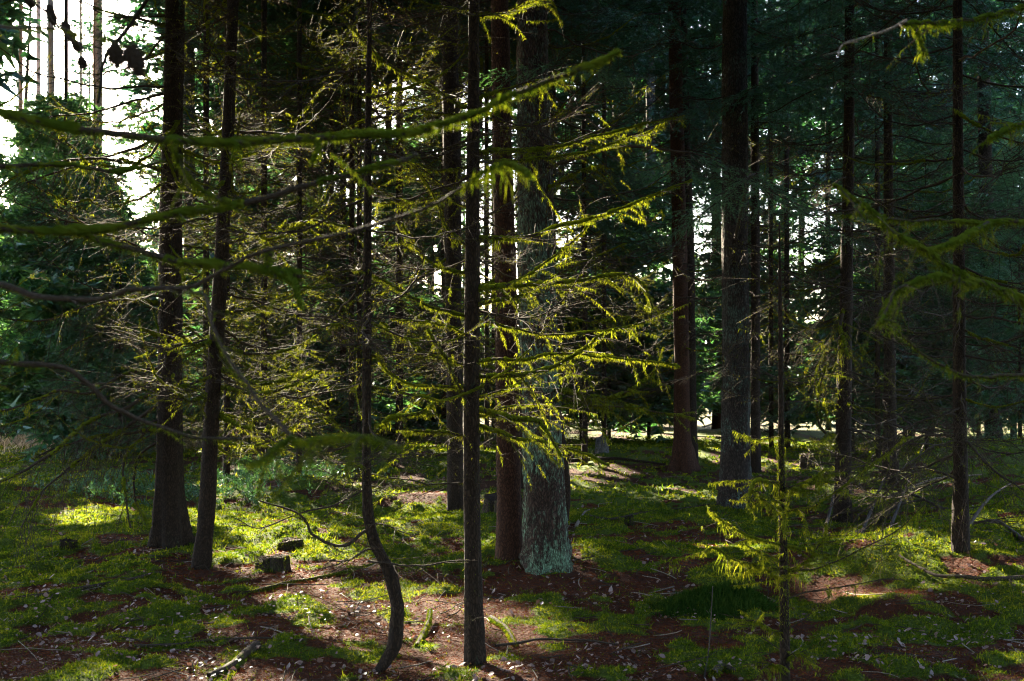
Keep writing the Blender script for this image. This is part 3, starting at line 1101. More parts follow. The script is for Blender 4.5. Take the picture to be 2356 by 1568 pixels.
T13 = tree("T13", [(2211, 1268, 38), (2210, 1100, 33), (2208, 900, 29), (2206, 600, 26), (2204, 300, 23), (2203, -40, 21)], 13,
           "nearly black thin trunk at right rising behind the mossy hump", flare=0.2, k=20,
           crown=(4.6, 1.8, 7.44), dead=[('thin', 34, .8, 5.2, .7, 1.3), ('hanging', 8, .9, 3.2, .6, 1.0), ('mossy', 6, 1.2, 4.2, .6, 1.0)])
T14 = tree("T14", [(2288, 1058, 40), (2284, 950, 36), (2276, 700, 33), (2268, 400, 30), (2259, -40, 26)], 19,
           "dark trunk near the right edge, standing behind the grassy bank", flare=0.25, k=18,
           crown=(6.4, 2.3, 6.51), dead=[('thin', 26, 1.0, 7.0, .9, 1.6), ('hanging', 5, 1.0, 3.5, .8, 1.2)])
T16 = tree("T16", [(705, 985, 28), (705, 800, 26), (703, 500, 24), (700, 200, 22), (698, -40, 20)], 19,
           "reddish trunk in the sunlit background between the leaning spruce and the hooked one", flare=0.2, k=14, m=M_BARKRED,
           crown=(7.2, 2.6, 10.5), dead=[('thin', 22, 1.5, 9, 1.1, 1.9), ('mossy', 14, 1.5, 7.5, 1.0, 1.7)])
T17 = tree("T17", [(437, 1005, 26), (437, 700, 28), (436, 400, 27), (434, -40, 24)], 19,
           "grey trunk partly hidden behind the thick dark spruce at left", flare=0.2, k=14, m=M_GREY,
           crown=(8.5, 2.4, 10.5), dead=[('thin', 20, 2.0, 9, 1.0, 1.7), ('mossy', 8, 2, 7, 1.0, 1.5)])
T18 = tree("T18", [(1345, 1072, 14), (1346, 900, 13), (1345, 600, 12), (1343, 300, 10), (1342, 100, 7)], 8.5,
           "very thin dark young trunk in the clearing right of the lichen-covered trunk", flare=0.2, k=10,
           crown=(4.5, 1.4, 13.5), dead=[('thin', 24, 1.2, 6.5, .7, 1.1), ('mossy', 6, 1.5, 4, .6, 1.0)])
T19 = tree("T19", [(1430, 995, 40), (1430, 800, 36), (1428, 500, 34), (1425, 200, 32), (1424, -40, 30)], 21,
           "broad purplish-brown trunk far back in the clearing, with its bark in two shades", flare=0.2, k=16, m=M_BARKRED,
           crown=(9.5, 3.0, 9), dead=[('thin', 18, 2.0, 11, 1.3, 2.0)])
T20 = tree("T20", [(1500, 998, 26), (1500, 800, 24), (1498, 500, 22), (1495, -40, 20)], 19,
           "slim grey-green trunk far back beside the broad purplish-brown one", flare=0.2, k=12, m=M_GREY,
           crown=(8, 2.4, 9), dead=[('thin', 16, 2.0, 10, 1.2, 1.8)])
T21 = tree("T21", [(1652, 985, 26), (1651, 800, 24), (1648, 500, 22), (1644, -40, 20)], 19,
           "slim brown background trunk seen just left of the stout grey-green one", flare=0.2, k=12, m=M_BARKRED,
           crown=(8, 2.4, 9), dead=[('thin', 16, 2.0, 10, 1.2, 1.8)])
T22 = tree("T22", [(1806, 968, 16), (1806, 800, 15), (1804, 600, 14), (1800, 200, 13)], 17,
           "orange sunlit pine trunk far behind the mossy sapling", "pine_tree", "pine tree", flare=0.15, k=10, m=M_PINE, crown=(12, 2.2, 8, dict(form='pine')))
T23 = tree("T23", [(1842, 975, 18), (1843, 800, 17), (1844, 500, 15), (1846, 200, 13)], 18,
           "dark thin background trunk right of the orange sunlit pine", flare=0.2, k=10,
           crown=(9, 2.2, 10.5), dead=[('thin', 16, 2.0, 10, 1.2, 1.8)])
T24 = tree("T24", [(2020, 985, 30), (2018, 800, 28), (2012, 500, 26), (2005, 200, 24), (2002, -40, 22)], 20,
           "pale blue-grey trunk in the right background behind the thin dark trunks", flare=0.15, k=14, m=M_GREY,
           crown=(9, 2.6, 9), dead=[('thin', 14, 2.0, 10, 1.2, 1.8)])

# bent dark stem hugging the lichen trunk
T7b = tree("T7b", [(1300, 1205, 16), (1305, 1130, 17), (1298, 1050, 15), (1286, 960, 13), (1276, 880, 10)], 3.0,
           "bent dark stem curving out from behind the lichen-covered trunk", "bent_sapling", "sapling", flare=0.1, k=10)

# the mossy sapling
b15 = gpix(1806, 1590)
T15 = tree("T15", [(1806, 1590, 24), (1805, 1450, 22), (1803, 1300, 20), (1799, 1150, 17), (1797, 1000, 14), (1796, 800, 11), (1794, 620, 7), (1793, 512, 3)], 2.5,
           "thin bare-topped sapling at right, wrapped in glowing yellow-green moss", "spruce_sapling", "sapling", flare=0.1, k=14, rough=0.12, base=b15)

# ------------------------------------------------------------------ traced boughs of the middle spruce
d4 = T4['d']
rb = [  # right side
    ([(1100, 548), (1200, 545), (1300, 520), (1400, 490), (1500, 450), (1590, 410)], 0, .15, 15, 5, .95, 14),
    ([(1102, 662), (1200, 658), (1330, 644), (1430, 630), (1475, 652), (1500, 712)], 0, -.2, 17, 6, 1.0, 14),
    ([(1102, 655), (1180, 648), (1250, 610), (1330, 545), (1360, 500)], 0, .5, 12, 4, .8, 10),
    ([(1100, 352), (1200, 346), (1300, 334), (1420, 300), (1570, 262)], 0, .3, 14, 4, .9, 14),
    ([(1100, 372), (1230, 364), (1340, 355), (1450, 320), (1530, 290)], 0, -.3, 10, 4, .75, 12),
    ([(1102, 862), (1200, 860), (1270, 845), (1340, 805), (1390, 765)], 0, -.2, 17, 8, 1.0, 12),
    ([(1102, 832), (1200, 828), (1300, 815), (1450, 825), (1560, 842)], 0, .3, 12, 4, .85, 12),
    ([(1100, 738), (1180, 756), (1280, 768), (1400, 760), (1480, 745)], 0, .3, 10, 4, .8, 12),
    ([(1100, 698), (1160, 690), (1215, 672)], 0, -.2, 15, 6, .95, 5),
    ([(1102, 912), (1150, 900), (1200, 880)], 0, .2, 8, 4, .7, 4),
    ([(1102, 946), (1175, 962), (1230, 968), (1262, 1000), (1292, 1052)], 0, -.1, 20, 9, 1.0, 8),
    ([(1100, 975), (1190, 1008), (1280, 1022), (1340, 1045), (1400, 1070)], 0, .1, 12, 6, .95, 9),
    ([(1110, 960), (1180, 935), (1250, 930)], 0, .2, 8, 3, .5, 5),
    ([(1096, 34), (1150, 30), (1200, 18), (1260, -10)], 0, .1, 9, 4, 1.0, 8),
    ([(1098, 225), (1170, 205), (1240, 188), (1310, 195)], 0, .1, 9, 4, .8, 8),
]
lb = [  # left side
    ([(1072, 722), (1000, 706), (930, 676), (855, 636)], 0, -.1, 12, 6, 1.0, 10),
    ([(1072, 630), (1005, 612), (960, 572), (928, 515)], 0, .1, 10, 4, .9, 8),
    ([(1070, 838), (985, 812), (920, 775), (880, 740)], 0, .2, 10, 4, .9, 8),
    ([(1070, 888), (960, 888), (890, 850), (865, 810)], 0, -.2, 9, 3, .9, 9),
    ([(1068, 1000), (1000, 994), (930, 1000)], 0, .1, 12, 7, 1.0, 5),
    ([(1070, 265), (1000, 262), (900, 240), (840, 190)], 0, .2, 8, 3, .6, 9),
    ([(1070, 248), (1000, 205), (900, 150), (850, 105), (780, 40)], 0, .3, 12, 5, .8, 10),
    ([(1082, 566), (1030, 525), (1000, 450), (955, 380)], 0, -.2, 10, 4, .6, 8),
    ([(1092, 965), (1050, 870), (1010, 800), (985, 760)], 0, -.2, 14, 8, .9, 5),
    ([(1068, 1112), (980, 1112), (900, 1098), (830, 1085)], 0, .2, 7, 3, .4, 7),
    ([(1070, 20), (1000, 12), (930, -8)], 0, .1, 8, 4, .7, 6),
    ([(1070, 762), (990, 742), (900, 735)], 0, .3, 7, 3, .7, 8),
    ([(1072, 472), (1000, 455), (900, 470), (820, 455)], 0, .3, 7, 3, .6, 10),
    ([(1072, 385), (1000, 392), (940, 370)], 0, .2, 8, 3, .8, 6),
]
for pts, a, b_, w0, w1, mo, nt_ in rb + lb:
    bough(T4, pts, d4 + a, d4 + b_, w0 * .6, w1 * .6, mo, nt_ + 4, 0.36, 0.4, 0.0125, 0.0032, 2900, 3.0, n=60, twmoss=.26)
# boughs of the lichen trunk
d7 = T7['d']
for pts, w0, w1, mo in [([(1285, 918), (1370, 922), (1440, 905), (1490, 872), (1520, 830)], 15, 6, .95), ([(1285, 936), (1400, 934), (1500, 945), (1600, 962)], 10, 4, .8),
                        ([(1280, 896), (1340, 905), (1390, 918)], 12, 6, .8), ([(1270, 430), (1330, 395), (1390, 380)], 9, 4, .7),
                        ([(1270, 640), (1350, 600), (1440, 560)], 8, 3, .6), ([(1275, 720), (1360, 740), (1450, 730)], 8, 3, .7)]:
    bough(T7, pts, d7 - .1, d7 - .5, w0 * .65, w1 * .65, mo, 14, 0.4, 0.5, 0.015, 0.0042, 1500, 3)
# low boughs of the thick left spruce, down to the ground
d1 = T1['d']
bough(T1, [(400, -70), (338, 0), (291, 71), (253, 116), (233, 169), (225, 235)], d1, d1 - 1.6, 9, 5, .3, 12, .5, .5, .016, .004, 400, 3, twmoss=.3)
for pts, dd, w0, w1, mo, nt_ in [
    ([(375, 880), (300, 935), (200, 975), (110, 1050), (0, 1110), (-80, 1150)], -1.2, 12, 7, .8, 40),
    ([(372, 925), (280, 990), (180, 1060), (100, 1130), (40, 1230)], -.8, 12, 4, .8, 44),
    ([(370, 845), (290, 860), (210, 905), (130, 900), (60, 930), (-60, 960)], -.6, 10, 5, .7, 30),
    ([(372, 990), (270, 1000), (180, 1015), (90, 1050)], -.5, 11, 4, .7, 34),
    ([(378, 960), (330, 1000), (285, 1060), (290, 1150), (300, 1215)], -.3, 8, 6, .8, 10),
    ([(378, 1010), (320, 1050), (310, 1130), (325, 1185), (345, 1210)], -.2, 8, 6, .9, 6),
    ([(372, 700), (300, 690), (200, 705), (100, 740), (20, 735)], -.5, 10, 4, .8, 26),
    ([(372, 780), (300, 750), (220, 770), (140, 810)], -.2, 10, 4, .8, 20),
    ([(375, 395), (300, 375), (200, 365), (100, 380), (-20, 440)], -1.2, 12, 6, .7, 24),
    ([(380, 310), (300, 345), (180, 380), (60, 420)], -.6, 11, 5, .6, 24),
    ([(380, 215), (300, 235), (220, 260), (110, 270)], -.5, 9, 4, .5, 24),
    ([(375, 610), (300, 560), (220, 530), (130, 470)], -.5, 9, 4, .6, 20),
    ([(375, 60), (310, 40), (240, 25), (170, -10)], -.4, 9, 4, .7, 16)]:
    bough(T1, pts, d1, d1 + dd, w0 * .75, w1 * .7, mo * .75, nt_, 0.75, 0.7, 0.018, 0.0042, 380, 3.5, twr=0.003, twmoss=0.22)
# right-hand boughs of the leaning spruce, in the sun
d2 = T2['d']
for pts, w0, w1 in [([(515, 852), (580, 880), (650, 878), (720, 840)], 10, 4), ([(512, 890), (580, 905), (640, 900), (740, 850)], 9, 4), ([(508, 960), (570, 985), (640, 980), (690, 940)], 9, 4),
                    ([(505, 1015), (570, 1025), (640, 1005), (700, 960)], 7, 3), ([(520, 720), (600, 705), (680, 680), (760, 620)], 7, 3), ([(512, 800), (590, 815), (680, 800), (730, 770)], 8, 3),
                    ([(525, 560), (600, 540), (700, 510), (800, 520)], 7, 3), ([(490, 905), (440, 925), (400, 900)], 8, 4), ([(500, 780), (450, 795), (420, 770)], 8, 4)]:
    bough(T2, pts, d2, d2 - .3, w0, w1, .85, 18, 0.45, 0.4, 0.015, 0.0042, 1100, 3, twmoss=.4)
# the hooked young spruce
d3 = T3['d']
for pts, w0, w1, mo in [([(840, 1225), (790, 1255), (730, 1235), (690, 1190), (600, 1150)], 9, 4, .3), ([(850, 1265), (800, 1290), (760, 1290)], 5, 3, .1), ([(852, 1200), (900, 1215), (960, 1240)], 4, 2, .1),
                        ([(845, 1120), (770, 1160), (680, 1185), (600, 1215), (540, 1190)], 5, 2, .1), ([(845, 1010), (800, 1000), (760, 960), (700, 930)], 6, 3, .6), ([(850, 1010), (900, 960), (960, 955), (1000, 930)], 8, 6, 1.0),
                        ([(848, 1290), (960, 1300), (1080, 1290)], 5, 3, .1), ([(845, 760), (780, 745), (700, 770)], 6, 3, .8), ([(843, 1080), (800, 1070), (806, 1110)], 6, 5, .9)]:
    bough(T3, pts, d3, d3 - .2, w0, w1, mo, 8, 0.25, 0.3, 0.014, 0.0035, 900, 5)
# the mossy sapling's branches
d5 = T15['d']
for pts, w0, w1, mo in [([(1795, 1112), (1765, 1108), (1740, 1106), (1728, 1135), (1722, 1170)], 12, 8, 1.0), ([(1797, 1172), (1770, 1160), (1745, 1135)], 9, 5, .9), ([(1797, 1256), (1730, 1240), (1670, 1205), (1632, 1178)], 8, 4, .9),
                        ([(1798, 1312), (1740, 1302), (1680, 1285), (1640, 1262), (1622, 1275)], 9, 5, 1.0), ([(1806, 1310), (1870, 1312), (1950, 1282), (2060, 1225), (2130, 1160)], 8, 3, .4),
                        ([(1804, 1182), (1890, 1155), (1980, 1090), (2080, 1010)], 7, 3, .7), ([(1803, 1122), (1850, 1110), (1900, 1080)], 8, 3, .8), ([(1806, 1252), (1860, 1262), (1892, 1240), (1900, 1205)], 9, 6, 1.0),
                        ([(1805, 1452), (1770, 1448), (1740, 1430), (1735, 1450)], 8, 5, 1.0), ([(1808, 1452), (1860, 1420), (1905, 1380)], 5, 2, .3), ([(1806, 1310), (1860, 1290), (1895, 1240)], 6, 3, .8),
                        ([(1806, 1372), (1890, 1360), (2010, 1338), (2080, 1335)], 6, 3, .3), ([(1797, 1290), (1750, 1270), (1715, 1250)], 6, 3, .8), ([(1800, 1215), (1850, 1205), (1960, 1120), (2020, 1020)], 6, 2, .3),
                        ([(1799, 1005), (1740, 1010), (1690, 990)], 4, 2, .4), ([(1800, 1000), (1860, 1020), (1920, 1000)], 4, 2, .4), ([(1798, 860), (1840, 850), (1880, 870)], 3, 2, .2), ([(1796, 780), (1750, 770), (1700, 790)], 3, 2, .2),
                        ([(1804, 1330), (1780, 1320), (1760, 1300)], 5, 3, 1.0), ([(1800, 1140), (1830, 1125), (1860, 1140)], 6, 3, 1.0), ([(1804, 1520), (1840, 1505), (1880, 1520)], 5, 3, .8), ([(1804, 1540), (1770, 1530), (1745, 1545)], 6, 4, .9)]:
    bough(T15, pts, d5, d5 - .15, w0 * .6, w1 * .6, mo, 9, 0.2, 0.3, 0.014, 0.0034, 2200, 7)
zs = np.linspace(.35, 1.35, 30)
stem = np.array([[*T15['axis'](z + T15['zb']), z + T15['zb']] for z in zs])
sm = MB()
moss_on(sm, stem, np.array([T15['radius'](z) for z in stem[:, 2]]), 1.0, RNG, 0.013, 0.0034, 2600, 8)
obj("moss", shifted(sm, T15['b']).mesh("moss", [M_HANG], False), T15['root'])
sm = MB()
zs = np.linspace(0.2, 4.5, 60)
stem = np.array([[*T4['axis'](z), z] for z in zs])
moss_on(sm, stem, np.array([T4['radius'](z) for z in zs]), 0.5, RNG, 0.011, 0.0034, 900, 2)
obj("moss", shifted(sm, T4['b']).mesh("moss", [M_HANG], False), T4['root'])
# right-hand drooping dead boughs
for T, lst in ((T11, [([(1935, 1010), (1890, 985), (1880, 910), (1900, 840)], 8, 4, .8), ([(1930, 900), (1880, 880), (1840, 890)], 7, 3, .7), ([(1945, 700), (1935, 760), (1950, 820)], 9, 5, 1.0)]),
               (T13, [([(2205, 1105), (2120, 1080), (2040, 1130), (1960, 1200)], 7, 3, .3), ([(2205, 1000), (2110, 1010), (2020, 1060), (1930, 1090)], 7, 3, .2), ([(2212, 1000), (2280, 1080), (2360, 1130)], 8, 4, .4)])):
    for pts, w0, w1, mo in lst:
        bough(T, pts, T['d'], T['d'] - .4, w0, w1, mo, 18, 0.6, 0.6, 0.02, 0.005, 500, 4, twr=.003)

# ------------------------------------------------------------------ the two spruces beside the viewer, outside the frame, whose boughs cross the picture
bl = np.array([-1.62, 2.35, 0.0]); bl[2] = hgt(bl[0], bl[1])
FL = tree("FL", [(-720, 1900, 110), (-730, 1200, 105), (-740, 500, 100), (-745, 0, 95)], 10,
          "spruce beside the viewer whose long blurred mossy boughs enter from the left edge", base=bl, crown=(5.2, 1.8, 12), flare=.3)
LW = dict(mm=M_HANGDARK, size=0.0065, width=0.0016, dens=5200, strands=3, twr=0.0016)
bough(FL, [(-700, 190), (-300, 215), (0, 262), (200, 298), (400, 322), (560, 331), (760, 320), (900, 310), (1000, 290), (1100, 258), (1200, 215), (1300, 175), (1420, 118)], 2.35, 2.1, 20, 11, .8, 9, .12, .5, n=160, seed=1, twmoss=.25, **LW)
bough(FL, [(-700, 480), (-300, 505), (0, 525), (150, 530), (260, 519), (420, 492), (560, 472), (700, 432), (850, 388), (960, 356)], 2.4, 2.5, 17, 12, .62, 9, .14, .5, n=110, seed=2, twmoss=.3, **LW)
bough(FL, [(170, 530), (300, 570), (420, 598), (560, 620), (640, 628), (695, 634)], 2.45, 2.4, 12, 17, .8, 6, .10, .6, n=40, seed=3, from_trunk=False, **LW)
bough(FL, [(640, 628), (672, 650), (684, 690), (690, 715)], 2.4, 2.38, 16, 6, 1.0, 0, .1, .5, n=16, seed=4, from_trunk=False, **LW)
bough(FL, [(-700, 560), (-300, 600), (0, 660), (100, 688), (200, 692), (300, 668), (420, 669), (490, 638), (600, 580), (800, 532), (1000, 468), (1090, 412)], 2.3, 2.0, 17, 6, .12, 10, .12, .2, n=60, seed=5, **LW)
bough(FL, [(400, 330), (420, 385), (450, 425), (490, 450), (530, 468)], 2.2, 2.45, 8, 12, 1.0, 4, .08, .6, n=24, seed=6, from_trunk=False, **LW)
bough(FL, [(430, 667), (475, 680), (500, 760), (550, 850), (610, 930), (672, 1002)], 2.05, 1.75, 6, 10, .25, 3, .08, .2, n=30, seed=7, from_trunk=False, **LW)
bough(FL, [(672, 1002), (700, 1018), (800, 1006), (930, 1032)], 1.75, 1.45, 9, 7, .8, 5, .08, .6, n=30, seed=8, from_trunk=False, **LW)
bough(FL, [(672, 1006), (620, 1040), (580, 1065)], 1.75, 1.5, 7, 4, .8, 3, .06, .6, n=16, seed=9, from_trunk=False, **LW)
bough(FL, [(-700, 820), (-300, 830), (0, 838), (110, 845), (190, 870), (260, 930), (340, 970), (440, 1005), (560, 1010)], 2.6, 2.9, 16, 7, .3, 10, .16, .4, n=50, seed=10, **LW)
bough(FL, [(-700, 380), (-200, 385), (0, 380), (150, 378), (260, 395), (380, 372)], 2.9, 3.1, 12, 7, .5, 10, .18, .5, n=40, seed=11, **LW)
bough(FL, [(1090, 412), (1130, 385), (1170, 372), (1210, 392), (1212, 402)], 2.0, 1.95, 6, 12, 1.0, 0, .1, .5, n=24, seed=12, from_trunk=False, **{**LW, 'strands': 18, 'size': .010})
bough(FL, [(-700, -60), (-300, -70), (0, -30), (60, 0), (130, 60), (190, 100), (300, 125)], 3.4, 3.2, 9, 3, .05, 8, .2, .2, n=40, seed=13, **LW)
bough(FL, [(605, 622), (612, 600), (616, 580)], 2.41, 2.40, 10, 18, 1.0, 0, .05, .3, n=10, seed=14, from_trunk=False, **{**LW, 'strands': 30})
bough(FL, [(735, 322), (738, 345), (722, 375)], 2.2, 2.2, 9, 7, 1.0, 0, .05, .3, n=10, seed=15, from_trunk=False, **LW)


def cone(T, px, py, d, L, w, tilt):
    """a hanging cone with rows of scales"""
    p = pix(px, py, d) - T['b']
    mb = MB()
    n, k = 15, 12
    u = np.linspace(0, 1, n)
    r = w / 2 * np.sin(np.pi * (0.08 + 0.9 * u)) ** 0.7
    a = np.linspace(0, 2 * np.pi, k, endpoint=False)
    rr = r[:, None] * (1 + 0.22 * np.where((np.arange(n)[:, None] + np.arange(k)[None]) % 2 == 0, 1, -0.5))
    ax = np.array([math.sin(tilt), 0.1, -math.cos(tilt)])
    s1 = np.array([math.cos(tilt), 0, math.sin(tilt)])
    V = p + ax * (u * L)[:, None, None] + rr[..., None] * (s1 * np.cos(a)[None, :, None] + np.array([0, 1.0, 0]) * np.sin(a)[None, :, None])
    i = np.arange(n - 1)[:, None] * k
    j = np.arange(k)[None]
    mb.add(V.reshape(-1, 3), np.stack([i + j, i + (j + 1) % k, i + k + (j + 1) % k, i + k + j], -1).reshape(-1, 4))
    B = V.reshape(-1, 3)
    mb.blades(B, B + (B - p - ax * L * 0.45) * 0.28 + RNG.normal(size=B.shape) * w * .05 + ax * w * 0.12, w * 0.3)
    return obj("cone", mb.mesh("cone", [M_CONE]), T['root'])


bough(FL, [(-700, 120), (-300, 60), (0, 60), (150, 70), (230, 85), (310, 108)], 2.6, 1.9, 9, 3, .2, 5, .12, .2, n=30, seed=16, **LW)
bough(FL, [(62, -40), (70, 0), (113, 14), (146, 52), (176, 95), (188, 135)], 3.36, 3.25, 3, 2, .1, 6, .1, .4, n=24, seed=17, from_trunk=False, **LW)
cone(FL, 302, 108, 1.9, .042, .026, .3)
cone(FL, 264, 104, 1.95, .032, .022, .1)
for px_, py_, L_, t_ in [(113, 14, .05, .25), (146, 52, .034, .5), (160, 72, .03, .3), (176, 95, .026, .1), (187, 132, .03, .2), (68, -8, .028, .1)]:
    cone(FL, px_, py_, 3.3, L_, .021, t_)


br_ = np.array([2.25, 3.3, 0.0]); br_[2] = hgt(br_[0], br_[1])
FR = tree("FR", [(3050, 1900, 120), (3050, 1200, 112), (3050, 500, 100), (3050, 0, 95)], 11,
          "spruce beside the viewer whose shaggy moss-hung boughs enter from the right edge", base=br_, crown=(5.4, 1.9, 12), flare=.3)
RW = dict(mm=M_HANGDARK, twmoss=.25, size=0.0095, width=0.002, dens=4200, strands=8, twr=0.002)
bough(FR, [(3000, 800), (2600, 745), (2356, 690), (2220, 640), (2100, 560), (2000, 480), (1920, 420)], 3.2, 2.7, 19, 8, .8, 14, .2, .5, n=110, seed=21, **RW)
bough(FR, [(2250, 655), (2170, 632), (2110, 640), (2060, 668), (2040, 715), (2025, 745)], 2.95, 2.7, 11, 7, .85, 8, .15, .6, n=70, seed=22, from_trunk=False, **{**RW, 'strands': 12})
bough(FR, [(3000, 560), (2600, 525), (2356, 516), (2230, 512), (2100, 512), (2000, 496), (1960, 480)], 3.4, 3.2, 12, 5, .65, 12, .2, .5, n=90, seed=23, **RW)
bough(FR, [(2280, 512), (2230, 540), (2170, 565), (2120, 580)], 3.3, 3.0, 12, 7, 1.0, 4, .15, .5, n=24, seed=24, from_trunk=False, **RW)
bough(FR, [(3000, -60), (2600, -20), (2356, 18), (2260, 45), (2170, 52), (2080, 52)], 3.5, 3.1, 11, 8, .85, 9, .16, .5, n=90, seed=25, **{**RW, 'strands': 14})
bough(FR, [(2080, 52), (2040, 75), (1990, 92), (1945, 105), (1930, 130)], 3.1, 3.0, 7, 4, .05, 4, .1, .1, n=24, seed=26, from_trunk=False, m=M_DEAD, **RW)
bough(FR, [(2110, 60), (2122, 95), (2128, 130)], 3.1, 3.1, 6, 8, 1.0, 0, .1, .5, n=14, seed=27, from_trunk=False, **{**RW, 'strands': 24})
bough(FR, [(3000, 930), (2600, 900), (2356, 868), (2230, 870), (2120, 810), (2020, 735)], 3.6, 3.3, 12, 5, .4, 10, .2, .5, n=40, seed=28, **RW)
bough(FR, [(3000, 300), (2600, 290), (2356, 285), (2310, 295), (2280, 320)], 3.6, 3.4, 12, 8, 1.0, 6, .16, .5, n=30, seed=29, **RW)

# ------------------------------------------------------------------ the green bough in front of the stout grey-green trunk
gb = []
for px, py, d, az, tl, s in [(1735, 405, 8.3, -2.4, -.25, .45), (1735, 405, 8.3, -1.3, -.3, .42), (1740, 410, 8.3, -.5, -.35, .4), (1745, 415, 8.3, 2.6, -.3, .36), (1738, 400, 8.3, -1.9, -.1, .4),
                             (1800, 460, 8.2, -.6, -.4, .36), (1690, 440, 8.2, -2.6, -.4, .36), (1740, 415, 8.2, -1.0, -.55, .34), (1590, 355, 8.6, -2.6, -.2, .36), (1590, 355, 8.6, -1.4, -.3, .33), (1580, 350, 8.6, -.5, -.2, .33),
                             (1300, 150, 9.2, -2.7, -.05, .42), (1310, 150, 9.2, -1.2, -.1, .36), (1290, 150, 9.2, -.4, -.1, .38)]:
    gb.append((px, bmat(pix(px, py, d), az, tl, 0.1, s)))
mbx, mby = MB(), MB()
place(mbx, BOUGH['hi'], [m for p, m in gb if p > 1650], RNG)
place(mby, BOUGH['hi'], [m for p, m in gb if p <= 1650], RNG)
stemw = MB()
stemw.tube(spline([(T9['axis'](3.2)[0], T9['axis'](3.2)[1], 3.35), pix(1720, 420, 11.5), pix(1738, 402, 8.3)], 16), np.linspace(.025, .008, 16), 7)
br9 = obj("branch", shifted(stemw, T9['b']).mesh("branch", [M_TWIG]), T9['root'])
obj("needle_sprays", shifted(mbx, T9['b']).mesh("needle_sprays", [M_NEEDLEY, M_TWIG], False), br9)["label"] = "drooping green needled bough in front of the trunk"
stemw = MB()
stemw.tube(spline([(T7['axis'](3.9)[0], T7['axis'](3.9)[1], 3.9), pix(1300, 148, 9.2)], 8), np.linspace(.02, .007, 8), 6)
stemw.tube(spline([(T7['axis'](3.3)[0], T7['axis'](3.3)[1], 3.3), pix(1420, 340, 9.2), pix(1588, 352, 8.6)], 16), np.linspace(.02, .007, 16), 6)
br7 = obj("branch", shifted(stemw, T7['b']).mesh("branch", [M_TWIG]), T7['root'])
obj("needle_sprays", shifted(mby, T7['b']).mesh("needle_sprays", [M_NEEDLEY, M_TWIG], False), br7)

# ------------------------------------------------------------------ trees of the background
rngb = np.random.default_rng(55)


def clear_spot(x, y, r, H, slide, rng):
    """a spot near (x, y) whose trunk stands outside the openings cut for the sun spots"""
    best, bx = None, (x, y)
    h = np.array([SUN[0], SUN[1]]) / math.cos(SUN_EL)
    for q in range(60):
        a = 0 if q == 0 else 1
        f = 1 + a * rng.uniform(-slide[1], slide[1])
        xx = (x + a * rng.normal() * slide[0]) * f
        yy = y * f
        v = np.stack([xx - SL_P[:, 0], yy - SL_P[:, 1]], 1)
        t = v @ h
        dist = np.abs(v[:, 0] * h[1] - v[:, 1] * h[0])
        zt = SL_P[:, 2] + t * math.tan(SUN_EL)
        bad = ((t > .5) & (zt < H) & (dist < SL_R * .75 + r)).sum() + .2 * q / 60
        if best is None or bad < best:
            best, bx = bad, (xx, yy)
    return bx


def bg_tree(px, d, wpx, H, z0, Lm, pm, label, name="spruce_tree", cat="spruce tree", group=None, m=None, form='spruce', dead=0, needles=None, top=None, lean=0, skip=None):
    b = pix(px, HOR, d)
    b[0], b[1] = clear_spot(b[0], b[1], wpx * d / FPX * .5, H, (.25 if name != 'spruce_tree' else .9, .10), rngb)
    px = CX + FPX * ((b - CAM) @ RV) / ((b - CAM) @ FV)
    b[2] = float(hgt(b[0], b[1]))
    py = CY - FPX * ((b - CAM) @ UV) / ((b - CAM) @ FV)
    pts = [(px, py, wpx), (px + lean * .4, py - 400, wpx * .94), (px + lean, -60, wpx * .8)]
    if needles is not None:
        T = tree("bg%d" % len(TREES), pts, H, label, name, cat, group, m, 0.2, 10, 0.05, b)
        rq = np.random.default_rng(int(abs(px) * 3 + d))
        mb = crown_mb(T['axis'], z0, H, Lm, pm, rq, lod='mid' if d < 24 else 'lo', skip_view=skip)
        obj("crown", shifted(mb, b).mesh("crown", [M_NEEDLEY, M_TWIG], False), T['root'])
        return T
    return tree("bg%d" % len(TREES), pts, H, label, name, cat, group, m, 0.2, 12, 0.05, b, None, (z0, Lm, pm, dict(form=form, skip_view=skip)),
                [('thin', dead, 1.5, max(3, z0), 1.0, 1.8)] if dead else None, needles)


def keep_sky(tp):
    """keep branches out of the bright gap at upper left"""
    for p in tp:
        v = p - CAM
        d = v @ FV
        x = CX + FPX * (v @ RV) / d
        y = CY - FPX * (v @ UV) / d
        if 30 < x < 245 and -60 < y < 215 and vnoise(np.array([p[0] * .9]), np.array([p[2] * .9 + p[1] * .4]), 71)[0] > .27:
            return True
    return False


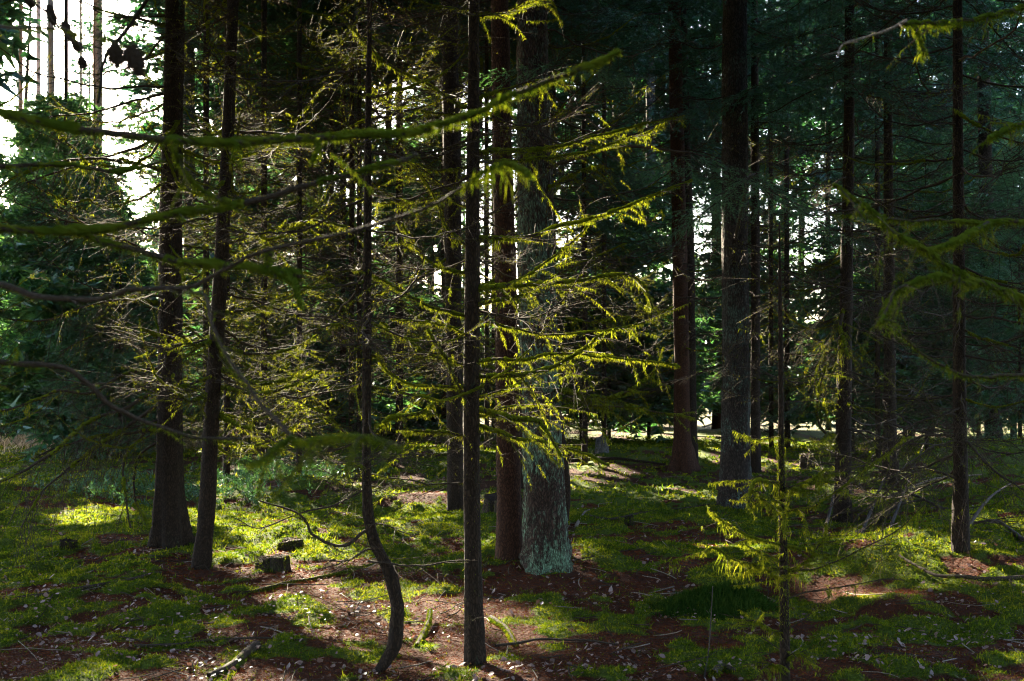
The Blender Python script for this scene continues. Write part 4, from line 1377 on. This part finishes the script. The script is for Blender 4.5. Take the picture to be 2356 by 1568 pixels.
pine_lab = "slender pinkish pine trunk standing in the bright gap at upper left"
for px, d, w, ln in [(204, 34, 22, -4), (133, 38, 13, -8), (116, 45, 11, 3), (72, 44, 12, 2), (165, 52, 7, 0), (45, 36, 10, 4)]:
    bg_tree(px, d, w, 22, 14.5, 2.6, 9, pine_lab, "pine_tree", "pine tree", "slender pines in the bright gap at upper left", M_PINE, 'pine', 0, lean=ln, skip=keep_sky)
for px, d, w, H, nm_, lab in [(612, 21, 16, 15, 34, "thin spruce full of yellow mossy twigs in the sunlit gap behind the leaning spruce"), (775, 19, 13, 13, 34, "thin spruce full of yellow mossy twigs just left of the hooked young spruce"),
                         (940, 18, 14, 14, 30, "thin spruce full of mossy twigs between the hooked spruce and the middle one"), (1425, 18.5, 12, 13, 24, "thin twiggy spruce in front of the broad purplish-brown trunk"),
                         (300, 20, 15, 15, 26, "thin twiggy spruce behind the thick dark spruce, on its left"), (140, 17, 13, 13, 24, "thin twiggy spruce at left under the bright gap"), (1860, 22, 13, 14, 26, "thin twiggy spruce in the gap right of the bare-topped sapling"), (1640, 25, 13, 15, 22, "thin twiggy spruce just left of the stout grey-green trunk"),
                         (655, 28, 11, 16, 34, "thin spruce with sunlit yellow twigs far behind, next to the reddish background trunk"), (560, 31, 11, 16, 34, "thin spruce with sunlit yellow twigs far behind the leaning spruce"), (850, 27, 11, 16, 30, "thin spruce with sunlit yellow twigs far behind the hooked young spruce"),
                         (1000, 26, 11, 15, 26, "thin spruce with sunlit twigs far behind, left of the dark grey-based trunk"), (1765, 29, 11, 15, 30, "thin spruce with sunlit yellow twigs far behind the slender dark trunk"), (1390, 27, 11, 15, 24, "thin twiggy spruce far behind the very thin dark young trunk")]:
    T = bg_tree(px, d, w, H, 8.5 if px > 400 else 9.5, 1.7, 9, lab, skip=keep_sky)
    dead_branches(T, 'mossy', nm_, 1.0, 8.0, .9, 1.5)
    dead_branches(T, 'thin', 20, .6, 8.5, .9, 1.5)
birch_lab = "pale bluish birch trunk at the left edge beyond the dead boughs"
for px, d, w in [(8, 34, 12), (112, 40, 8), (45, 44, 8), (150, 36, 7)]:
    bg_tree(px, d, w, 19, 13.5, 2.4, 6, birch_lab, "birch_tree", "birch tree", "pale birches at the left edge", M_BIRCH, 'pine', 0, skip=keep_sky)
# added spruces, their high crowns placed to shade the ground from the sun
for px, d, w, H, z0 in [(1060, 25, 15, 20, 7), (700, 31, 15, 21, 9), (880, 33, 15, 21, 9), (540, 37, 13, 22, 9), (430, 26, 15, 20, 9), (990, 31, 13, 21, 9), (610, 27, 13, 20, 9), (1170, 43, 13, 22, 9), (820, 44, 12, 23, 9), (930, 27, 18, 20, 7.5), (590, 33, 17, 21, 9), (822, 37, 17, 22, 9), (1128, 35, 16, 22, 9), (965, 46, 14, 23, 10),
                        (640, 46, 14, 23, 11), (1218, 29, 17, 20, 8), (500, 42, 14, 22, 11), (760, 28, 14, 19, 8), (1010, 38, 12, 21, 9), (275, 38, 13, 22, 12)]:
    bg_tree(px, d, w, H, max(z0, (.3 if not 320 < px < 660 else .2) * d + 1.2), 3.5, 13, "tall background spruce with a thin dark trunk in the left half, hazy behind twigs, its crown added for shade", group="tall spruces closing the left background",
            dead=18, skip=keep_sky, m=M_BARKRED if px % 4 == 0 else M_BARK)
for px, d, w, H, z0 in [(1390, 44, 14, 22, 8), (1560, 40, 14, 22, 8), (1700, 46, 12, 22, 9), (1905, 38, 14, 21, 7), (1985, 46, 12, 22, 8), (2095, 34, 14, 20, 6.5),
                        (2160, 42, 12, 21, 8), (2240, 36, 13, 21, 7), (2330, 30, 15, 20, 6), (1290, 50, 12, 23, 9)]:
    bg_tree(px, d, w, H, z0, 2.9, 6, "tall background spruce with a thin dark trunk in the right half, deep in shade", group="tall spruces closing the right background",
            dead=18, m=M_BARKRED if px % 4 == 0 else M_BARK)
for px, d, H, L in [(340, 27, 10.5, 2.2), (640, 41, 15, 2.6), (760, 38, 14, 2.5), (860, 43, 15, 2.6), (960, 40, 13, 2.4), (390, 43, 16, 2.8), (480, 29, 11, 2.2), (285, 40, 13, 2.4), (375, 34, 12, 2.3), (270, 31, 9.5, 2.0), (420, 36, 15, 2.6), (500, 31, 13, 2.4), (555, 40, 16, 2.6), (330, 22, 6, 1.5), (520, 31, 8.5, 2.0), (610, 38, 9, 2.1), (880, 34, 8, 1.9), (450, 38, 8, 2), (280, 35, 8.5, 2.1), (400, 28, 7, 1.8), (560, 25, 6, 1.6), (1010, 35, 7.5, 1.9), (930, 40, 9, 2.2), (700, 42, 9, 2.2)]:
    bg_tree(px, d, 9, H, 0.8, L * 1.15, 18, "bushy blue-green young spruce in the left background", group="bushy young spruces of the left background", needles=M_NEEDLEY, skip=keep_sky)
for px, d, H, L in [(1340, 35, 7, 1.8), (1410, 33, 10, 2.2), (1490, 40, 12, 2.4), (1240, 42, 12, 2.4), (1640, 40, 8.5, 2), (2030, 28, 7.5, 1.8), (2130, 24, 7, 1.7), (2250, 29, 8, 1.9), (2345, 22, 6.5, 1.8), (1710, 40, 9, 2.2), (1550, 34, 7.5, 1.8), (1960, 26, 6, 1.6), (2080, 33, 8, 2), (2190, 34, 8.5, 2), (2300, 36, 9, 2.1), (2400, 26, 8, 2), (1580, 45, 9, 2.2)]:
    bg_tree(px, d, 9, H, 1.0, L * 1.15, 18, "bushy dark green young spruce in the right background", group="bushy young spruces of the right background", needles=M_NEEDLEY)

# unseen trees added outside the frame to shade the place
for x, y, H, z0 in [(-9.6, 18, 20, 6), (-11.8, 23.5, 21, 7), (-14, 29, 22, 8), (-16.5, 34.5, 22, 9), (-12.5, 20, 20, 6), (-15, 25, 21, 7), (-18.5, 31, 22, 8), (-9.5, 13, 19, 5), (-13, 20, 20, 6), (-16.5, 27, 21, 7), (-12.5, 33.0, 22, 12), (-18, 36, 22, 9), (-8.0, 8, 18, 5), (8.5, 8.5, 18, 5), (11, 15, 19, 5), (7, 2, 18, 4.5), (-6.5, 1, 19, 5),
                    (-2.5, -5, 19, 4), (3, -6, 20, 4), (-8, -7, 20, 4), (9, -6, 20, 4), (0.5, -11, 21, 3), (-14, 3, 20, 4), (14, 3, 20, 4), (-4.5, -13, 21, 3), (6, -13, 21, 3)]:
    x, y = clear_spot(x, y, .17, H, (1.2, .12), rngb) if y > 0 else (x, y)
    b = np.array([x, y, float(hgt(x, y))])
    if x < -9 and y > 15:
        z0 = max(z0, .30 * y + 1.4)
    rb_ = np.random.default_rng(int(1000 + x * 10 + y))
    root = obj("spruce_tree", None, None, b)
    tag(root, "tall spruce added outside the picture, unseen, to shade the clearing", "spruce tree", "added shade spruces outside the picture")
    P = np.array([b, b + [0, 0, 6], b + [0.1, 0, H]])
    obj("trunk", trunk_mesh(P, np.array([.17, .14, .02]), b, .3, 10, M_BARK, .05, 3, .5), root)
    mb = crown_mb(lambda z: b[:2], z0, H, 3.2, 13, rb_, lod='far', skip_view=keep_sky)
    obj("crown", shifted(mb, b).mesh("crown", [M_NEEDLE, M_TWIG], False), root)

# far-off wood that reads as one mass
fm = MB()
rf = np.random.default_rng(91)
for q in range(115):
    d = rf.uniform(62, 110)
    px = rf.uniform(-250, 2600)
    p = pix(px, HOR, d)
    p[2] = float(hgt(p[0], p[1]))
    H = rf.uniform(15, 24)
    if px < 420 and (px < 130 or rf.random() < .4):
        continue
    fm.tube(np.array([p, p + [0, 0, H * .5], p + [0, 0, H]]), [.17, .13, .02], 6, 1)
    young = rf.random() < .6
    if young:
        H = rf.uniform(6, 11)
    ms_ = []
    open_sky = px < 330
    for i in range(44):
        f = (i + rf.random()) / 44
        z0 = 0.2 if young else (11 if open_sky else 6)
        if open_sky and young and H > 7:
            H = 7
        z = z0 + (H - z0) * f
        L = (2.4 if young else 2.9) * (1 - f) ** .7 + .4
        M = bmat(p + [0, 0, z], i * 2.4, rf.normal() * .15, rf.normal() * .3, L / 2)
        if not keep_sky([M[:3, 3]]):
            ms_.append(M)
    place(fm, BOUGH['far'], ms_, rf)
for q in range(120):
    d = rf.uniform(46, 95)
    p = pix(rf.uniform(-100, 2450), HOR, d)
    p[2] = float(hgt(p[0], p[1]))
    H = rf.uniform(17, 24)
    fm.tube(np.array([p, p + [rf.normal() * .2, 0, H * .5], p + [rf.normal() * .5, 0, H]]), [.13, .10, .02], 6, 1)
    ms_ = [bmat(p + [0, 0, z], z * 2.4, rf.normal() * .2, 0, (1.6 - 1.1 * (z - H * .55) / (H * .45)) / 2) for z in np.arange(H * .55, H, .45)]
    place(fm, BOUGH['far'], [M for M in ms_ if not keep_sky([M[:3, 3]])], rf)
fm = open_gaps(fm)
tag(obj("distant_forest", fm.mesh("distant_forest", [M_NEEDLEY, M_BARK], False)), "far-off spruce wood closing the view behind the clearing", "forest", kind="stuff")

#@@GROUNDSTUFF
# ------------------------------------------------------------------ moss, leaves, twigs on the ground
def scatter(n, region, rng):
    """n random ground points in a wedge of distances seen by the camera"""
    y0, y1 = region
    y = np.sqrt(rng.random(n) * (y1 ** 2 - y0 ** 2) + y0 ** 2)
    x = (rng.random(n) * 2 - 1) * (0.46 * y + 0.5)
    return x, y


rg = np.random.default_rng(17)
mm = MB()
for (n, reg, ln, wd, nb) in [(150000, (4.6, 9.5), .0115, .0065, 5), (110000, (9.5, 15), .016, .012, 5), (60000, (15, 32), .028, .032, 4)]:
    x, y = scatter(n, reg, rg)
    m = mossmask(x, y) * (1 - drymask(x, y))
    k = rg.random(n) < np.clip(m * 1.15 - 0.1, 0.05, 1)
    x, y, m = x[k], y[k], m[k]
    z = hgt(x, y) + np.clip((fbm(x, y, 0.17, 3, 77) - 0.35), 0, 1) * 0.13 * m
    for _ in range(nb):
        c = np.stack([x, y, z], 1) + rg.normal(size=(len(x), 3)) * [ln * .8, ln * .8, .003]
        d = rg.normal(size=(len(x), 3)) * 0.85 + [0, 0, 0.35]
        l = ln * (0.5 + 0.9 * rg.random(len(x)))[:, None]
        mm.blades(c - [0, 0, .004], c + d * l, wd * (.7 + .6 * rg.random(len(x))), 0, rg)
tag(obj("moss_carpet", mm.mesh("moss_carpet", [M_MOSS], False)), "feathery green and yellow-green moss covering the forest floor", "moss", kind="stuff")

lm = MB()
for n, reg, sz in [(9500, (4.6, 9), .0155), (7500, (9, 15), .017), (5000, (15, 32), .024)]:
    x, y = scatter(n, reg, rg)
    m = mossmask(x, y)
    pr = 0.85 - 0.75 * m * np.clip((y - 6) / 4, 0.25, 1) - 0.35 * np.clip((y - 10) / 5, 0, 1) + .5 * drymask(x, y)
    k = (rg.random(n) < pr) & (fbm(x, y, .55, 3, 61) > .43)
    x, y, m = x[k], y[k], m[k]
    n = len(x)
    z = hgt(x, y) + .012 + m * .03
    th = rg.random(n) * 6.283
    s = sz * (.4 + .95 * rg.random(n) ** 1.8)
    ax = np.stack([np.cos(th), np.sin(th), rg.normal(size=n) * .35], 1)
    sd = np.stack([-np.sin(th), np.cos(th), rg.normal(size=n) * .5], 1)
    c = np.stack([x, y, z], 1)
    up = np.array([0, 0, 1.0])
    lift = (rg.random(n) * .9)[:, None]
    a = c - ax * s[:, None]
    b = c + ax * s[:, None] * 1.05 + up * s[:, None] * lift * .6
    l1 = c - ax * (s * .35)[:, None] + sd * (s * .72)[:, None] + up * (s[:, None] * lift * .55)
    l2 = c + ax * (s * .35)[:, None] + sd * (s * .6)[:, None] + up * (s[:, None] * lift * .6)
    r1 = c - ax * (s * .35)[:, None] - sd * (s * .72)[:, None] + up * (s[:, None] * lift * .45)
    r2 = c + ax * (s * .35)[:, None] - sd * (s * .6)[:, None] + up * (s[:, None] * lift * .5)
    V = np.stack([a, l1, l2, b, r2, r1], 1).reshape(-1, 3)
    i = np.arange(n)[:, None] * 6
    lm.add(V, np.concatenate([i + [0, 3, 2, 1], i + [0, 5, 4, 3]]).reshape(-1, 4))
tag(obj("leaf_litter", lm.mesh("leaf_litter", [M_LEAF], False)), "pale curled dead leaves strewn over moss and needle litter", "leaf litter", kind="stuff")

nm = MB()
for n, reg, L, wd in [(120000, (4.6, 9.5), .022, .0034), (70000, (9.5, 16), .035, .007)]:
    x, y = scatter(n, reg, rg)
    m = mossmask(x, y)
    k = rg.random(n) < 1.05 - m
    x, y = x[k], y[k]
    z = hgt(x, y) + .004 + .010 * rg.random(len(x))
    th = rg.random(len(x)) * 6.283
    d = np.stack([np.cos(th), np.sin(th), rg.normal(size=len(x)) * .25], 1) * (L * (.6 + .8 * rg.random(len(x))))[:, None]
    c = np.stack([x, y, z], 1)
    nm.blades(c - d * .5, c + d, wd, 0, rg)
tag(obj("needle_litter", nm.mesh("needle_litter", [M_NEEDLELITTER], False)), "red-brown fallen spruce needles under the trunks", "needle litter", kind="stuff")

tm = MB()
for q in range(2600):
    x, y = scatter(1, (4.8, 20), rg)
    x, y = x[0], y[0]
    if rg.random() > .9 - .45 * float(mossmask(x, y)):
        continue
    L = rg.uniform(.06, .35) * (1 if rg.random() < .85 else 2)
    th = rg.random() * 6.283
    u = np.linspace(-.5, .5, 5)
    xx = x + np.cos(th) * L * u + rg.normal() * .08 * L * (u * u * 4)
    yy = y + np.sin(th) * L * u + rg.normal() * .08 * L * (u * u * 4)
    zz = hgt(xx, yy) + .012 + rg.random() * .02 + rg.normal() * .05 * u
    tm.tube(np.stack([xx, yy, zz], 1), rg.uniform(.0015, .0045), 4, int(rg.random() < .25), .2)
tag(obj("twig_litter", tm.mesh("twig_litter", [M_TWIG, M_DEAD])), "small dead twigs scattered on the forest floor", "twig litter", kind="stuff")

gm = MB()
n = 16000
d_ = np.sqrt(rg.random(n) * (70 ** 2 - 25 ** 2) + 25 ** 2)
x = -d_ * rg.uniform(.10, .50, n)
y = d_
k = rg.random(n) < drymask(x, y)
x, y = x[k], y[k]
c = np.stack([x, y, hgt(x, y)], 1)
for _ in range(4):
    cc = c + rg.normal(size=c.shape) * [.12, .12, 0]
    gm.blades(cc, cc + rg.normal(size=c.shape) * [.16, .16, .06] + [0, 0, .32], .022, 0, rg)
tag(obj("dry_grass", gm.mesh("dry_grass", [M_DRYGRASS], False)), "pale dry grass in the open ground beyond the left spruces", "dry grass", kind="stuff")


# ------------------------------------------------------------------ stumps
def stump(px, py, wpx, hm, label, notch=0.0, seed=1, m=M_STUMP):
    b = gpix(px, py)
    r0 = 0.5 * wpx * ((b - CAM) @ FV) / FPX
    rng = np.random.default_rng(seed)
    k, n = 36, 10
    a = np.linspace(0, 2 * np.pi, k, endpoint=False)
    mb = MB()
    u = np.linspace(0, 1, n)
    top = hm * (1 + .08 * np.sin(a + seed) + .025 * rng.normal(size=k))
    if notch:
        lo = np.exp(-(((a - 3.6 + np.pi) % (2 * np.pi) - np.pi) / .75) ** 2)
        top = top * (1 - notch * lo)
    rr = r0 * (1 + .14 * np.cos(a * 3 + seed) + .10 * np.cos(a * 5 + 2 * seed) + .07 * np.cos(a * 9) + .05 * rng.normal(size=k))
    V = np.stack([(rr * (1 + .45 * (1 - uu) ** 2)) for uu in u])
    Z = -.12 + (top[None] + .12) * u[:, None]
    pts = np.stack([V * np.cos(a), V * np.sin(a), Z], -1)
    i = np.arange(n - 1)[:, None] * k
    j = np.arange(k)[None]
    mb.add(pts.reshape(-1, 3), np.stack([i + j, i + (j + 1) % k, i + k + (j + 1) % k, i + k + j], -1).reshape(-1, 4))
    root = obj("tree_stump", mb.mesh("tree_stump", [m]), None, b)
    tag(root, label, "stump")
    t = MB()
    rings = [1.0, .7, .4]
    R = np.concatenate([np.stack([rr * f * np.cos(a), rr * f * np.sin(a), top * (.97 - .06 * (1 - f)) + .012 * rng.normal(size=k) * (f < 1)], -1) for f in rings] + [[[0, 0, top.mean() * .9]]])
    F = [np.stack([q * k + j[0], q * k + (j[0] + 1) % k, (q + 1) * k + (j[0] + 1) % k, (q + 1) * k + j[0]], -1) for q in range(2)]
    t.add(R, np.concatenate(F))
    t.f.append((np.stack([2 * k + j[0], 2 * k + (j[0] + 1) % k, np.full(k, 3 * k)], -1), 0))
    obj("cut_top", t.mesh("cut_top", [m]), root)
    f = MB()
    q = 420
    aa = rng.random(q) * 6.283
    i_ = (aa / 6.283 * k).astype(int) % k
    lev = rng.random(q) ** .5
    c = np.stack([rr[i_] * np.cos(aa), rr[i_] * np.sin(aa), top[i_] * lev], -1)
    f.blades(c, c + rng.normal(size=(q, 3)) * .012 + [0, 0, -.004], .008, 0, rng)
    obj("moss", f.mesh("moss", [M_MOSS], False), root)


stump(630, 1315, 72, .125, "low cut stump in needle litter beside the sunlit moss, with one side broken down", .42, 3)
stump(155, 1272, 36, .11, "small dark stump in the shade at left of the thick spruce", 0, 5)
stump(668, 1262, 50, .085, "rotten black stump half sunk in the sunlit moss behind the cut stump", .3, 7)
stump(1448, 1210, 22, .10, "little black stump on the litter bank right of the lichen trunk", .2, 9)
stump(1165, 1185, 90, .22, "mossy old stump hidden in shade between the middle trunks", .3, 11)
stump(1855, 1085, 28, .30, "dark stump in the far grass right of the mossy sapling", .1, 13)
stump(1385, 1045, 26, .35, "grey broken stump far back in the clearing", .4, 15, M_GREY)


# ------------------------------------------------------------------ fallen sticks and logs
def stick(pts, w0, w1, label, m=M_TWIG, moss=0.0, lift=.02, ntw=0, twl=.3, name="fallen_branch", cat="fallen branch", lifts=None):
    G = np.array([gpix(*p) for p in pts])
    if lifts is not None:
        G[:, 2] += lifts
    n = max(10, len(pts) * 6)
    P = spline(G, n)
    P[:, 2] = np.maximum(P[:, 2], hgt(P[:, 0], P[:, 1]) + .004) + lift
    d = (P - CAM) @ FV
    R = .5 * np.linspace(w0, w1, n) * d / FPX
    b = P[n // 2].copy()
    w, ms = branch_geo(P, R, moss, ntw, twl, RNG, 0.1, .013, .005, 6000, 0.3, 8, .003, True, False, .2)
    o = obj(name, shifted(w, b).mesh(name, [m]), None, b)
    tag(o, label, cat)
    if moss > 0 and ms.n:
        obj("moss", shifted(ms, b).mesh("moss", [M_MOSS], False), o)


stick([(480, 1565), (540, 1535), (590, 1495)], 12, 24, "thick broken brown stick at the bottom edge left of the middle")
stick([(540, 1375), (640, 1350), (740, 1330), (860, 1300)], 9, 4, "mossy fallen branch lying in front of the broken-sided stump", M_BARK, .9, .01)
stick([(0, 1395), (120, 1375), (250, 1350), (370, 1325)], 14, 6, "long dark fallen branch across the leaf litter at lower left", M_TWIG, .2)
stick([(310, 1495), (430, 1490), (560, 1478), (700, 1482)], 8, 4, "thin fallen branch in the leaf litter at bottom left", M_TWIG, .25)
stick([(1140, 1495), (1270, 1480), (1420, 1492)], 7, 4, "thin straight twig on the sunlit litter right of the middle spruce")
stick([(1340, 1190), (1400, 1200), (1480, 1185), (1640, 1165)], 7, 4, "thin dark fallen branch along the sunlit moss edge right of the lichen trunk", M_TWIG, .1, .02, 6)
stick([(1325, 1220), (1345, 1185), (1370, 1175)], 8, 4, "short crooked root-like stick on the litter bank", M_DEAD)
stick([(0, 1022), (90, 1016), (180, 1012), (360, 1000)], 14, 10, "long dark fallen log across the far left clearing", M_BARK, .2, .25, 6, .6, "fallen_log", "log")
stick([(380, 1022), (300, 1020), (240, 1012)], 8, 6, "pale fallen stem behind the thick spruce at left", M_DEAD, 0, .3, 3, .5, "fallen_log", "log")
stick([(1290, 982), (1360, 975), (1420, 980), (1560, 985)], 8, 6, "long fallen log far back across the clearing right of the lichen trunk", M_BARK, .1, .2, 4, .5, "fallen_log", "log")
stick([(1310, 1072), (1400, 1066), (1530, 1078)], 10, 5, "dark curved log on the red litter in front of the paired trunks", M_BARK, .1, .08, 5, .4, "fallen_log", "log")
stick([(2356, 1348), (2250, 1352), (2160, 1345), (2070, 1330)], 12, 6, "dark branch lying at the right edge in front of the mossy hump", M_TWIG, .3, .06, 4)
stick([(1620, 1565), (1632, 1500), (1640, 1400)], 4, 2, "thin bare stem leaning up from the litter left of the sapling", M_TWIG, 0, .01, 5, .12, lifts=[0, .04, .14])
stick([(1130, 1430), (1165, 1455), (1185, 1490)], 13, 8, "short stub wrapped in yellow-green moss right of the middle spruce", M_BARK, 1.0, .02)
stick([(960, 1495), (985, 1450), (990, 1425)], 12, 5, "mossy stub poking up from the leaf litter left of the middle spruce", M_BARK, 1.0, .02, lifts=[0, .03, .05])
stick([(1640, 1562), (1660, 1545), (1690, 1552)], 22, 12, "bright moss-covered lump of wood at the bottom edge left of the sapling", M_TWIG, 1.0, .02)
stick([(1620, 990), (1700, 960), (1800, 1010)], 4, 3, "bleached dead branch leaning on the far litter behind the stout trunk", M_DEAD, 0, .1, 6, .4)
for i, (x0, y0, x1, y1, hh) in enumerate([(2150, 1000, 2040, 1240, .7), (2080, 1080, 1980, 1240, .5), (2300, 1040, 2080, 1060, .4), (1990, 1150, 2180, 1180, .15), (2260, 1130, 2040, 1150, .2), (1960, 1080, 1890, 1260, .6),
                                          (2330, 1180, 2200, 1260, .3), (2130, 1170, 2010, 1200, .1), (1880, 1090, 1990, 1130, .2), (2356, 1060, 2250, 1090, .4), (1900, 1210, 2060, 1200, .1), (2240, 1230, 2356, 1250, .1)]):
    ga, gb_ = gpix(x0, max(y0, 1060)), gpix(x1, y1)
    P = spline([ga + [0, 0, hh], (ga + gb_) / 2 + [0, 0, .5 * hh + .1], gb_ + [0, 0, .02]], 16)
    w, ms = branch_geo(P, np.linspace(.008, .02, 16), .15, 16, .6, RNG, .2, .015, .005, 300, 1, 6, .004)
    o = obj("fallen_branch", shifted(w, gb_).mesh("fallen_branch", [M_DEAD if i == 4 else M_TWIG]), None, gb_)
    tag(o, "dead twiggy branch in the tangle between the sapling and the right edge", "fallen branch", "tangle of dead branches at right")
    obj("moss", shifted(ms, gb_).mesh("moss", [M_MOSS], False), o)


# ------------------------------------------------------------------ low shrubs
def shrub(px, py, n, h, w, label, group, m=M_SHRUB):
    b = gpix(px, py)
    mb = MB()
    for q in range(n):
        p = np.array([RNG.normal() * w, RNG.normal() * w * .6, 0])
        p[2] = float(hgt(b[0] + p[0], b[1] + p[1])) - b[2]
        t = p + [RNG.normal() * .08, RNG.normal() * .08, h * (.5 + .7 * RNG.random())]
        path = spline([p, (p + t) / 2 + RNG.normal(size=3) * .02, t], 5)
        mb.tube(path, .0025, 3, 1, cap=False)
        k = 16
        f = .3 + .7 * RNG.random(k)
        c = p + (t - p) * f[:, None] + RNG.normal(size=(k, 3)) * .015
        mb.blades(c, c + RNG.normal(size=(k, 3)) * .035 + [0, 0, .01], .018, 0)
    tag(obj("bilberry_shrub", mb.mesh("bilberry_shrub", [m, M_TWIG], False), None, b), label, "shrub", group)


for px, py in [(560, 1120), (620, 1100), (690, 1090), (740, 1108), (520, 1150), (640, 1075)]:
    shrub(px, py, 70, .22, .4, "low dark bilberry shrub in the shaded moss behind the leaning spruce", "bilberry shrubs behind the leaning spruce")
for px, py in [(255, 1110), (300, 1140), (215, 1150)]:
    shrub(px, py, 40, .2, .35, "low bilberry shrub under the drooping dead boughs at left", "bilberry shrubs under the left boughs")
b = gpix(1650, 1390)
hm_ = MB()
n = 9000
aa, rr_ = RNG.random(n) * 6.283, np.sqrt(RNG.random(n))
lob_ = lambda a: 1 + .22 * np.sin(a * 2 + 1) + .16 * np.sin(a * 3) + .10 * np.sin(a * 7 + 2)
c = np.stack([np.cos(aa) * rr_ * .36 * lob_(aa), np.sin(aa) * rr_ * .33 * lob_(aa), .085 * (1 - rr_ ** 2) * (.75 + .5 * vnoise(np.cos(aa) * rr_ * 4, np.sin(aa) * rr_ * 4, 3))], 1)
c += RNG.normal(size=(n, 3)) * [.03, .03, 0]
c[:, 2] += hgt(b[0] + c[:, 0], b[1] + c[:, 1]) - b[2]
hm_.blades(c - [0, 0, .01], c + RNG.normal(size=(n, 3)) * .016 + [0, 0, .014], .008)
R_, A_ = np.meshgrid(np.linspace(0, 1.05, 9), np.linspace(0, 6.283, 25)[:-1], indexing='ij')
V = np.stack([np.cos(A_) * R_ * .34 * lob_(A_), np.sin(A_) * R_ * .31 * lob_(A_), .075 * (1 - R_ ** 2) * (.75 + .5 * vnoise(np.cos(A_) * R_ * 4, np.sin(A_) * R_ * 4, 3)) - .015], -1).reshape(-1, 3)
V[:, 2] += hgt(b[0] + V[:, 0], b[1] + V[:, 1]) - b[2]
ii, jj = np.arange(8)[:, None] * 24, np.arange(24)[None]
hm_.add(V, np.stack([ii + jj, ii + (jj + 1) % 24, ii + 24 + (jj + 1) % 24, ii + 24 + jj], -1).reshape(-1, 4))
tag(obj("moss_cushion", hm_.mesh("moss_cushion", [M_DARKMOSS], False), None, b), "rounded cushion of dark green moss on the shaded litter left of the sapling", "moss cushion")
